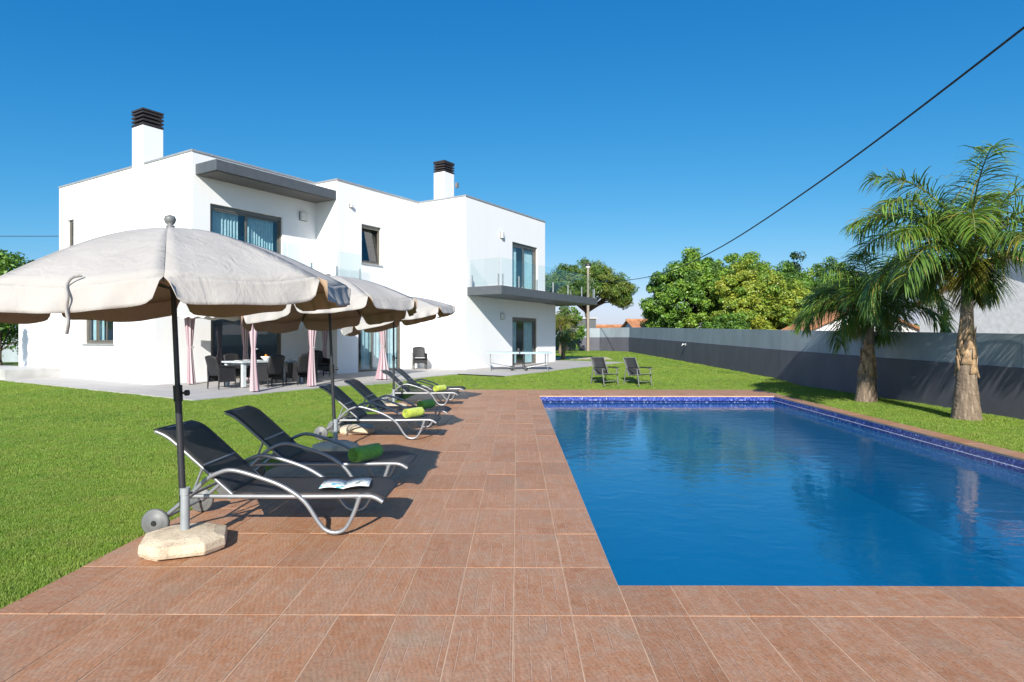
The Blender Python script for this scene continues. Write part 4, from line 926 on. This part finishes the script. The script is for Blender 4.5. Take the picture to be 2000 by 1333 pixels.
def tree(name, loc, h, crown_c, rad, label, mats, seed, nclump=90, per=130, leaf=.2, group=None, trunk_r=.16, shell=.5, clump=.28, cat='tree', up=.4):
    t = thing(name, loc, 0, label, cat, group)
    P, out, idx, cc = crown_pts(crown_c, rad, nclump, per, seed, shell, clump)
    V, F = leaves(P, leaf, up, seed + 1, outward=out)
    r = np.random.default_rng(seed + 9); mi = np.clip((idx * .75 + r.random(len(idx)) * .35) * len(mats), 0, len(mats) - 1).astype(int)
    mesh_np('crown', V, F, mats, mi, t)
    s = MB(); top = Vector(crown_c); p0 = Vector((0, 0, -.2)); k1 = Vector((top.x * .4, top.y * .4, max(.4, (top.z - rad[2]) * .9 + .1)))
    s.tube(smooth([p0, k1 * .6, k1, top], 4), [trunk_r * (1.15 - .75 * i / 12) for i in range(13)], 8)
    rr = random.Random(seed)
    for i in rr.sample(range(len(cc)), min(16, len(cc))):
        e = Vector(cc[i]); m_ = k1.lerp(top, rr.uniform(.1, .7)); mid = m_.lerp(e, .5) + Vector((0, 0, rad[2] * .08)); s.tube(smooth([m_, mid, e], 3), [trunk_r * .42 * (1 - .8 * j / 6) for j in range(7)], 5)
    s.build('trunk', 'tree_bark', t); return t

# ------------------------------------------------------------------ feather palms
def frond_mesh(L_, e0, droop, twist, seed, leaf_len, mats_idx, npin=70):
    """a pinnate frond from the origin, rising at angle e0 then drooping; heads along +X"""
    r = np.random.default_rng(seed); n = 22; pts = [Vector((0, 0, 0))]; a = e0
    for i in range(n):
        a -= droop / n * (.5 + 1.3 * i / n); pts.append(pts[-1] + Vector((math.cos(a), twist * (i / n) * .3, math.sin(a))) * (L_ / n))
    mb = MB(); mb.tube(pts, [.022 * (1 - .85 * i / n) + .003 for i in range(n + 1)], 5, 2, smooth=True)
    for sg in (-1, 1):
        for j in range(npin):
            u = .16 + .84 * (j + r.random() * .6) / npin; f = u * n; i = min(n - 1, int(f)); p = pts[i].lerp(pts[i + 1], f - i); t = (pts[i + 1] - pts[i]).normalized()
            side = Vector((0, 1, 0)) * sg; upv = t.cross(Vector((0, 1, 0))); upv = upv if upv.z > 0 else -upv
            ll = leaf_len * (.55 + .75 * math.sin(math.pi * min(1, u * .9 + .06))) * r.uniform(.8, 1.12)
            fw = .55 + .5 * u + r.normal() * .12; el = .2 + r.normal() * .5
            d = (t * fw + side * 1.0 + upv * el).normalized(); w = .0098 * r.uniform(.8, 1.25)
            q = [p]; dd = d.copy()
            for k in range(4): dd = (dd + Vector((0, 0, -1)) * (.13 + .17 * k * .6 + r.random() * .08)).normalized(); q.append(q[-1] + dd * ll / 4)
            wd = d.cross(Vector((0, 0, 1))); wd = wd.normalized() if wd.length > .05 else t
            wd = (wd + Vector((0, 0, r.normal() * .5))).normalized(); ws = [w * .6, w * 1.2, w * 1.15, w * .8, w * .1]
            vs2 = []
            for qq, ww in zip(q, ws): vs2 += [qq - wd * ww, qq + wd * ww]
            mi = mats_idx if r.random() > .13 else 1 - mats_idx if mats_idx < 2 else 0
            mb.add(vs2, [(2 * k, 2 * k + 1, 2 * k + 3, 2 * k + 2) for k in range(4)], mi, True)
    return mb
def feather_palm(loc, prof, lean, crown_z, fronds, label, seed, group, bz0=.3, bz1=.62):
    t = thing('feather_palm', loc, 0, label, 'palm tree', group)
    s = MB(); pts = []; rs = []
    for i in range(len(prof) - 1):
        (r0, z0), (r1, z1) = prof[i], prof[i + 1]
        for j in range(6): u = j / 6; z = z0 + (z1 - z0) * u; pts.append((lean * (max(z, 0) / crown_z) ** 1.3, 0, z)); rs.append((r0 + (r1 - r0) * u) * (1 + .012 * math.sin(z * 38) + .02 * math.sin(z * 9 + seed)))
    pts.append((lean, 0, prof[-1][1])); rs.append(prof[-1][0]); s.tube(pts, rs, 18); s.build('trunk', 'palm_bark', t)
    rr = random.Random(seed)
    nb = 26
    for k in range(nb):                           # old leaf bases wrapped round the upper trunk
        u = k / nb; z = prof[0][1] + crown_z * (bz0 + (bz1 - bz0) * u); rad = np.interp(z, [p[1] for p in prof], [p[0] for p in prof]); a = k * 2.4 + rr.uniform(-.3, .3); cx = lean * (max(z, 0) / crown_z) ** 1.3
        w_ = rr.uniform(.07, .13) * (1 - .35 * u); h_ = rr.uniform(.18, .42); o1 = rr.uniform(-.01, .035); ca, sa = math.cos(a), math.sin(a)
        def bp_(rd, tt, zz): return (cx + rd * ca - tt * sa, rd * sa + tt * ca, zz)
        b_ = MB(); b_.grid([[bp_(rad * .97 + .006 - (rad * .12) * v + o1 * v * v, (j - 1) * w_ * (1 - .75 * v) , z + h_ * v) for j in range(3)] for v in (0, .35, .7, 1)]); b_.build('leaf_base', 'boot', t, solid=.014, solid_off=0)
    for k, (az, e0, L_, droop, kind) in enumerate(fronds):
        mb = frond_mesh(L_, R(e0), R(droop), rr.uniform(-.5, .5), seed * 50 + k, .58, {'g': 0, 'y': 1, 'd': 0}[kind], 112)
        o = mb.build('frond', ['palm_g' if kind != 'd' else 'palm_d', 'palm_y', 'rachis'], t); o.location = (lean, 0, crown_z - .05 + .012 * k); o.rotation_euler = (0, 0, R(az))
    return t
def fan(seed, n, Lm, e_lo, e_hi, low=0, lowL=1.5):
    rr = random.Random(seed); out = []
    for k in range(n):
        f = k / (n - 1); out.append((k * 137.5 + seed * 21 + rr.uniform(-15, 15), e_lo + (e_hi - e_lo) * f + rr.uniform(-6, 6), Lm * rr.uniform(.88, 1.1), 118 - 40 * f + rr.uniform(-18, 18), 'd' if f < .3 else 'g'))
    for k in range(low): out.append((k * 360 / low + rr.uniform(-25, 25), rr.uniform(-25, 0), lowL * rr.uniform(.8, 1.1), 95, 'y' if k % 2 else 'd'))
    return out
PG = 'feather palms between the pool and the garden wall'
feather_palm((8.93, 15.75, tz(8.93, 15.75) - .02), [(.275, -.05), (.26, .12), (.225, .4), (.205, .65), (.165, .95), (.115, 1.2), (.10, 1.6), (.085, 2.25)], .12, 2.2, fan(3, 19, 1.95, 30, 76, 3, .8), 'shorter feather palm with a fat peeling trunk, farther along the wall', 3, PG)
feather_palm((8.98, 12.35, tz(8.98, 12.35) - .02), [(.265, -.05), (.245, .2), (.21, .5), (.175, .75), (.17, 1.0), (.145, 1.4), (.12, 1.8), (.10, 2.4), (.09, 3.1)], .02, 3.0, fan(8, 22, 2.75, 26, 80, 5, 1.05), 'taller feather palm with yellowing lower fronds, nearest the pool corner', 8, PG)

# ------------------------------------------------------------------ trees beyond the wall
TG = 'trees beyond the garden wall'
def gz0(y): return float(base_z(y)) - .06
tree('broadleaf_tree', (12.9, 45, gz0(45)), 8, (0, 0, 3.85), (3.35, 3.0, 3.3), 'large round mid-green broadleaf tree beyond the garden wall, left of the yellowish one', ['leaf_c', 'leaf_c', 'leaf_a', 'leaf_a', 'leaf_b'], 11, 400, 180, .19, TG, .22, .45, .165)
tree('broadleaf_tree', (15.6, 41, gz0(41)), 6, (0, 0, 3.45), (2.5, 2.2, 2.75), 'yellowish olive broadleaf tree beyond the garden wall', ['leaf_a', 'leaf_y2', 'leaf_y2', 'leaf_y'], 23, 260, 180, .165, TG, .18, .45, .18)
tree('broadleaf_tree', (18.1, 42.5, gz0(42)), 6, (0, 0, 2.8), (2.3, 2.0, 2.55), 'lower yellow-green tree at the right of the tree line', ['leaf_a', 'leaf_y2', 'leaf_b', 'leaf_y'], 29, 210, 160, .165, TG, .18, .45, .19)
tree('broadleaf_tree', (19.5, 54, gz0(54)), 8, (0, 0, 5.4), (2.7, 2.4, 3.2), 'darker green treetop rising between the round tree and the yellow one', ['leaf_c', 'leaf_a', 'leaf_b'], 31, 130, 190, .2, TG, .2, .45, .25)
tree('cypress_tree', (23.9, 53, gz0(53)), 8, (0, 0, 4.8), (1.3, 1.3, 3.4), 'dark conical conifer top behind the yellow-green trees', ['leaf_cy', 'leaf_c'], 37, 80, 120, .22, TG, .18, .3, .3)
tree('broadleaf_tree', (21.6, 49, gz0(49)), 6, (0, 0, 4.3), (2.3, 2.2, 2.6), 'thin grey-green tree between the conifer and the yellow trees', ['leaf_c', 'leaf_a'], 41, 130, 180, .19, TG, .18, .4, .27)
tree('garden_shrub', (20.6, 39.5, gz0(39)), 4, (0, 0, 2.2), (1.7, 1.6, 1.7), 'brownish drying shrub beside the terracotta roof', ['leaf_br', 'leaf_c', 'leaf_br'], 43, 70, 130, .15, TG, .1, .4, .28, 'shrub')
tree('garden_shrub', (10.7, 46, gz0(46)), 3, (0, 0, 1.9), (1.0, 1.1, 1.9), 'small pale green shrub at the foot of the round tree', ['leaf_a', 'leaf_b', 'leaf_c'], 47, 50, 110, .15, TG, .06, .4, .3, 'shrub')
tree('garden_shrub', (13.2, 38.5, gz0(38)), 3, (0, 0, 1.7), (1.5, 1.1, 1.3), 'dark shrub filling the gap below the two large trees', ['leaf_c', 'leaf_a'], 53, 50, 120, .16, TG, .06, .4, .3, 'shrub')
tree('broadleaf_tree', (26.2, 51, gz0(51)), 6, (0, 0, 4.0), (2.9, 2.4, 3.4), 'mid-green bushy tree behind the shorter palm', ['leaf_c', 'leaf_a', 'leaf_b'], 57, 150, 180, .2, TG, .18, .4, .25)
# stone pine
pn = thing('stone_pine', (7.6, 62, gz0(62)), 0, 'umbrella-shaped stone pine with a leaning trunk beyond the house balcony', 'tree')
P, out, idx, cc = crown_pts((-.6, 0, 6.2), (4.4, 3.6, 2.2), 260, 150, 61, .3, .2)
V, F = leaves(P, .3, .6, 62, .25, out); mesh_np('crown', V, F, ['leaf_c', 'needle', 'needle2'], np.clip((idx * .7 + np.random.default_rng(5).random(len(idx)) * .4) * 3, 0, 2).astype(int), pn)
P, out, idx, c2 = crown_pts((3.1, 0, 5.3), (1.5, 1.4, 1.8), 80, 150, 63, .35, .34); V, F = leaves(P, .3, .6, 64, .25, out); mesh_np('side_crown', V, F, ['needle', 'needle2'], (idx > .5).astype(int), pn)
s = MB(); s.tube(smooth([(0, 0, -.3), (.1, 0, 1.6), (-.2, 0, 3.4), (-.5, 0, 5.6)], 5), [.3 - .012 * i for i in range(16)], 9)
for e in list(cc[::11]) + list(c2[::9]): s.tube(smooth([(-.2, 0, 3.5), Vector((-.2, 0, 3.5)).lerp(Vector(e), .5) + Vector((0, 0, .4)), e], 3), [.11 - .014 * i for i in range(7)], 5)
s.build('trunk', 'tree_bark', pn)
# far-left tree and its neighbours
tree('broadleaf_tree', (-25.0, 30.5, float(base_z(30))), 6, (0, 0, 3.0), (1.9, 1.7, 3.1), 'dark leafy tree behind the far left corner of the house', ['leaf_c', 'leaf_a', 'leaf_c'], 71, 90, 140, .18, None, .1, .4, .26)
tree('young_tree', (-19.3, 22.0, float(base_z(22)) + .05), 3, (0, 0, 2.45), (.24, .24, .85), 'slender young tree at the left edge, casting a feathery shadow on the house wall', ['leaf_c', 'leaf_a'], 73, 26, 60, .1, None, .025, .3, .5)
lf = thing('garden_wall', (-27, 34, 0), 0, 'grey rear garden wall behind the far left tree', 'wall')
s = MB(); s.box((0, 0, 1.0), (22, .2, 2.0)); s.build('wall_body', 'wall_up', lf); s = MB(); s.box((0, 0, 2.03), (22.1, .28, .06)); s.build('coping', 'copingmetal', lf)

# small fan palm by the house corner and a golden palm behind it
def small_palm(name, loc, h, rr_, n, label, mats, seed, wd=.03):
    t = thing(name, loc, 0, label, 'palm tree'); s = MB(); s.tube([(0, 0, -.1), (.02, 0, h * .5), (0, 0, h)], [.13, .11, .12], 10); s.build('trunk', 'palm_bark', t)
    r = np.random.default_rng(seed)
    for k in range(n):
        f = k / (n - 1); mb = frond_mesh(rr_ * r.uniform(.85, 1.1), R(-5 + 80 * f), R(95 - 30 * f), r.uniform(-.4, .4), seed * 40 + k, rr_ * .30, 0, 20)
        o = mb.build('frond', mats + ['rachis'], t); o.location = (0, 0, h - .02); o.rotation_euler = (0, 0, k * 2.4)
    return t
small_palm('garden_palm', (2.95, 36.2, float(base_z(36.2))), 1.15, 1.15, 22, 'small dark green palm on the lawn beyond the house corner', ['palm_d', 'palm_g'], 81)
small_palm('golden_palm', (3.4, 44, float(base_z(44))), 2.1, 1.7, 24, 'golden yellow palm behind the small dark palm', ['palm_y', 'palm_g'], 85)
tree('garden_shrub', (4.4, 50, float(base_z(50))), 3, (0, 0, 2.0), (1.3, 1.2, 1.7), 'dark green shrub between the golden palm and the lamp post', ['leaf_c', 'leaf_a'], 87, 50, 110, .18, None, .06, .4, .3, 'shrub')

# ------------------------------------------------------------------ neighbours, lamp post, cables
def gable_house(loc, rz, w_, d_, hh_, rise, label, name='neighbour_house'):
    t = thing(name, loc, rz, label, 'house'); s = MB(); x, y = w_ / 2, d_ / 2
    s.add([(-x, -y, -.5), (x, -y, -.5), (x, y, -.5), (-x, y, -.5), (-x, -y, hh_), (x, -y, hh_), (x, y, hh_), (-x, y, hh_), (-x, 0, hh_ + rise), (x, 0, hh_ + rise)],
          [(0, 1, 5, 4), (2, 3, 7, 6), (1, 2, 6, 9, 5), (3, 0, 4, 8, 7)]); s.build('wall', 'stucco', t)
    nrow = 40; s = MB()
    for sg in (-1, 1):                            # corrugated rows of barrel tiles
        rows_ = []
        for i in range(2):
            row = []
            for j in range(nrow * 4 + 1):
                u = j / (nrow * 4); yy = sg * ((y + .35) * (1 - i)); zz = hh_ + .06 + rise * i - (.12 if i == 0 else 0)
                row.append(((u - .5) * (w_ + .5), yy, zz + .05 * abs(math.sin(u * nrow * math.pi))))
            rows_.append(row)
        s.grid(rows_, smooth=False, flip=sg > 0)
    rf_ = s.build('roof', 'terracotta', t, solid=.08)
    s = MB(); s.tube([(-w_ / 2 - .25, 0, hh_ + rise + .07), (w_ / 2 + .25, 0, hh_ + rise + .07)], .12, 8); s.build('ridge_tile', 'terracotta', rf_)
    for k in (-.25, .25):
        s = MB(); s.box((w_ * k, -y - .01, hh_ * .55), (1.0, .06, 1.2)); wo = s.build('window', 'taupe', t); s = MB(); s.box((w_ * k, -y - .045, hh_ * .55), (.84, .01, 1.04)); s.build('pane', 'glass', wo)
    return t
gable_house((17.5, 33.2, float(base_z(34)) - .3), R(78), 7, 5.4, 1.75, 1.35, 'low neighbour house with a terracotta roof and white gable beyond the trees')
gable_house((21.5, 22.6, float(base_z(22)) - .2), R(12), 9, 7, 3.0, 1.5, 'white neighbour house with a tiled roof behind the tall palm')
gable_house((12.2, 52.5, float(base_z(50)) - .3), R(10), 5, 4, 1.9, .9, 'small tiled roof low behind the round tree')
gable_house((9.4, 62, float(base_z(60)) - .3), R(0), 4.2, 4, 1.5, .9, 'tiny tiled roof above the far corner of the garden wall')
nb = thing('dark_outbuilding', (5.0, 58, float(base_z(58)) - .2), 0, 'dark grey outbuilding behind the garden wall below the pine', 'outbuilding')
s = MB(); s.box((0, 0, 1.45), (5.2, 3, 2.9)); s.build('wall', 'slab', nb); s = MB(); s.box((0, 0, 2.96), (5.4, 3.2, .12)); s.build('roof', 'concrete', nb)
lp = thing('street_lamp', (6.15, 50.5, gz0(50)), 0, 'tall concrete street lamp post standing in front of the pine', 'street lamp')
s = MB(); s.tube([(0, 0, -.2), (0, 0, 6.75)], [.13, .09], 10); s.build('post', 'lamp_post', lp)
s = MB(); s.tube([(0, 0, 6.7), (0, 0, 6.95)], .05, 8); s.lathe([(.03, 6.85), (.14, 6.9), (.26, 6.98), (.28, 7.0), (.2, 7.16), (0, 7.22)], 14); s.build('lamp_head', 'pole', lp)
s = MB(); s.lathe([(.05, 6.72), (.16, 6.78), (.2, 6.95), (.15, 6.96)], 14); s.build('lamp_glass', 'lampglass', lp)
cb = thing('overhead_cable', (8, 25, 0), 0, 'thick black overhead cable sagging from upper right to the lamp post', 'cable')
def cable_pts(A, B, sag, n=60):
    A, B = Vector(A), Vector(B); return [A.lerp(B, i / n) - Vector((0, 0, sag * 4 * (i / n) * (1 - i / n))) for i in range(n + 1)]
raw = smooth([(7.9, -2, 8.6), (7.85, 4, 7.25), (7.79, 9.5, 6.32), (7.70, 16, 5.5), (7.69, 24, 4.98), (7.9, 34, 5.15), (7.2, 44, 5.75), (6.15, 50.5, 6.4)], 8)
s = MB(); s.tube([p - Vector((8, 25, 0)) for p in raw], .020, 6); s.build('strand', 'cable', cb)
cb2 = thing('distant_wire', (-40, 60, 0), 0, 'thin distant wire crossing the sky left of the house', 'cable')
s = MB(); s.tube([p - Vector((-40, 60, 0)) for p in cable_pts((-75, 55, 11.4), (-22, 60, 12.0), .5, 30)], .03, 5); s.build('strand', 'cable', cb2)
# far-off wood along the horizon
Vs, Fs, Ms = [], [], []
r = np.random.default_rng(91); o0 = 0
for k in range(70):
    x = r.uniform(-160, 160); y = r.uniform(130, 260); P, out, idx, cc = crown_pts((x, y, float(base_z(71.5)) + 1.2), (r.uniform(3, 7), 4, r.uniform(1.8, 3.2)), 16, 26, 100 + k, .4, .4)
    V, F = leaves(P, 1.3, .5, 300 + k, .6, out); Vs.append(V); Fs.append(F + o0); Ms.append((idx * 3).astype(int)); o0 += len(V)
tag(mesh_np('far_wood', np.concatenate(Vs), np.concatenate(Fs), ['leaf_c', 'leaf_a', 'leaf_y2'], np.concatenate(Ms)), 'low distant belt of trees on the horizon', None, None, 'stuff')

# ------------------------------------------------------------------ grass (one object, instanced tufts)
def tuft(seed, n, rad, h):
    r = np.random.default_rng(seed); V = []; F = []
    for i in range(n):
        a = r.uniform(0, 2 * math.pi); rr = rad * math.sqrt(r.random()); p = np.array([rr * math.cos(a), rr * math.sin(a), -.006]); b_ = r.uniform(0, 2 * math.pi)
        ln = h * r.uniform(.55, 1.2); d = np.array([math.cos(b_), math.sin(b_), 0]); w_ = np.array([-d[1], d[0], 0]) * .0021; lean_ = r.uniform(.15, .8)
        q1 = p + np.array([0, 0, ln * .55]) + d * ln * .18 * lean_; q2 = p + np.array([0, 0, ln * .95]) + d * ln * .62 * lean_; o = len(V)
        V += [p - w_, p + w_, q1 + w_ * .8, q1 - w_ * .8, q2]; F += [(o, o + 1, o + 2, o + 3), (o + 3, o + 2, o + 4)]
    return V, F
tufts = bpy.data.collections.new('grass_tufts')
for k in range(4):
    V, F = tuft(k, 40, .05, .030); me = bpy.data.meshes.new('tuft'); me.from_pydata([tuple(v) for v in V], [], F); me.materials.append(M['blade'])
    o = bpy.data.objects.new('tuft', me); tufts.objects.link(o)
def in_poly(x, y, poly):
    ins = np.zeros(len(x), bool); n = len(poly)
    for i in range(n):
        x0, y0 = poly[i]; x1, y1 = poly[(i + 1) % n]; c_ = ((y0 > y) != (y1 > y)) & (x < (x1 - x0) * (y - y0) / ((y1 - y0) + 1e-12) + x0); ins ^= c_
    return ins
tp_w = pr(ter_poly)
pts, scl = [], []
r = np.random.default_rng(5)
for (xa, xb, ya, yb3, dens, sc) in ((-10, -2.9, 1.5, 7, 1150, .9), (-14, -2.9, 7, 11, 430, 1.3), (-17, -2.9, 11, 16, 170, 1.7), (-24, 10.2, 16, 24, 95, 2.2), (-6, 10.2, 24, 50, 40, 3.0), (5.5, 10.6, 1.5, 11, 250, 1.4), (5.5, 10.6, 11, 16, 180, 1.7), (-30, -17, 9, 16, 60, 2.2), (-30, -10, 1, 9, 60, 2.0)):
    n = int((xb - xa) * (yb3 - ya) * dens); x = r.uniform(xa, xb, n); y = r.uniform(ya, yb3, n)
    xd, yd = w2deck(x, y); keep = ~((xd > DX0 - .012 * sc) & (xd < deck_r(yd) + .012 * sc) & (yd < DY1 + .02)) & ~in_poly(x, y, tp_w)
    keep &= (np.abs(x) < .95 * y + 5) & (x < np.interp(y, [p[1] for p in wl[:9]], [p[0] for p in wl[:9]]) - .08) & ~((x > 2.3) & (x < 5.9) & (y > 36.5) & (y < 39))
    x, y = x[keep], y[keep]; pts.append(np.stack([x, y, ter(x, y)], 1)); scl.append(sc * r.uniform(.75, 1.25, len(x)))
pts = np.concatenate(pts); scl = np.concatenate(scl)
me = bpy.data.meshes.new('grass'); me.vertices.add(len(pts)); me.vertices.foreach_set('co', pts.astype('f4').ravel())
a_s = me.attributes.new('tuft_scale', 'FLOAT', 'POINT'); a_s.data.foreach_set('value', scl.astype('f4')); me.update()
go = bpy.data.objects.new('grass', me); COL.objects.link(go); tag(go, 'short mown grass blades covering the lawn', None, None, 'stuff')
ng = bpy.data.node_groups.new('grass_scatter', 'GeometryNodeTree')
ng.interface.new_socket('Geometry', in_out='INPUT', socket_type='NodeSocketGeometry'); ng.interface.new_socket('Geometry', in_out='OUTPUT', socket_type='NodeSocketGeometry')
gi, gout = ng.nodes.new('NodeGroupInput'), ng.nodes.new('NodeGroupOutput')
ci = ng.nodes.new('GeometryNodeCollectionInfo'); ci.inputs['Collection'].default_value = tufts; ci.inputs['Separate Children'].default_value = True; ci.inputs['Reset Children'].default_value = True
ip = ng.nodes.new('GeometryNodeInstanceOnPoints'); ip.inputs['Pick Instance'].default_value = True
rv = ng.nodes.new('FunctionNodeRandomValue'); rv.data_type = 'FLOAT_VECTOR'; rv.inputs[0].default_value = (-.12, -.12, 0); rv.inputs[1].default_value = (.12, .12, 6.283)
na = ng.nodes.new('GeometryNodeInputNamedAttribute'); na.data_type = 'FLOAT'; na.inputs['Name'].default_value = 'tuft_scale'
cx_ = ng.nodes.new('ShaderNodeCombineXYZ'); ln_ = ng.links.new
mz = ng.nodes.new('ShaderNodeMath'); mz.operation = 'POWER'; mz.inputs[1].default_value = .35
ln_(gi.outputs[0], ip.inputs['Points']); ln_(ci.outputs[0], ip.inputs['Instance']); ln_(rv.outputs[0], ip.inputs['Rotation'])
ln_(na.outputs[0], cx_.inputs[0]); ln_(na.outputs[0], cx_.inputs[1]); ln_(na.outputs[0], mz.inputs[0]); ln_(mz.outputs[0], cx_.inputs[2]); ln_(cx_.outputs[0], ip.inputs['Scale'])
ln_(ip.outputs[0], gout.inputs[0])
md = go.modifiers.new('scatter', 'NODES'); md.node_group = ng
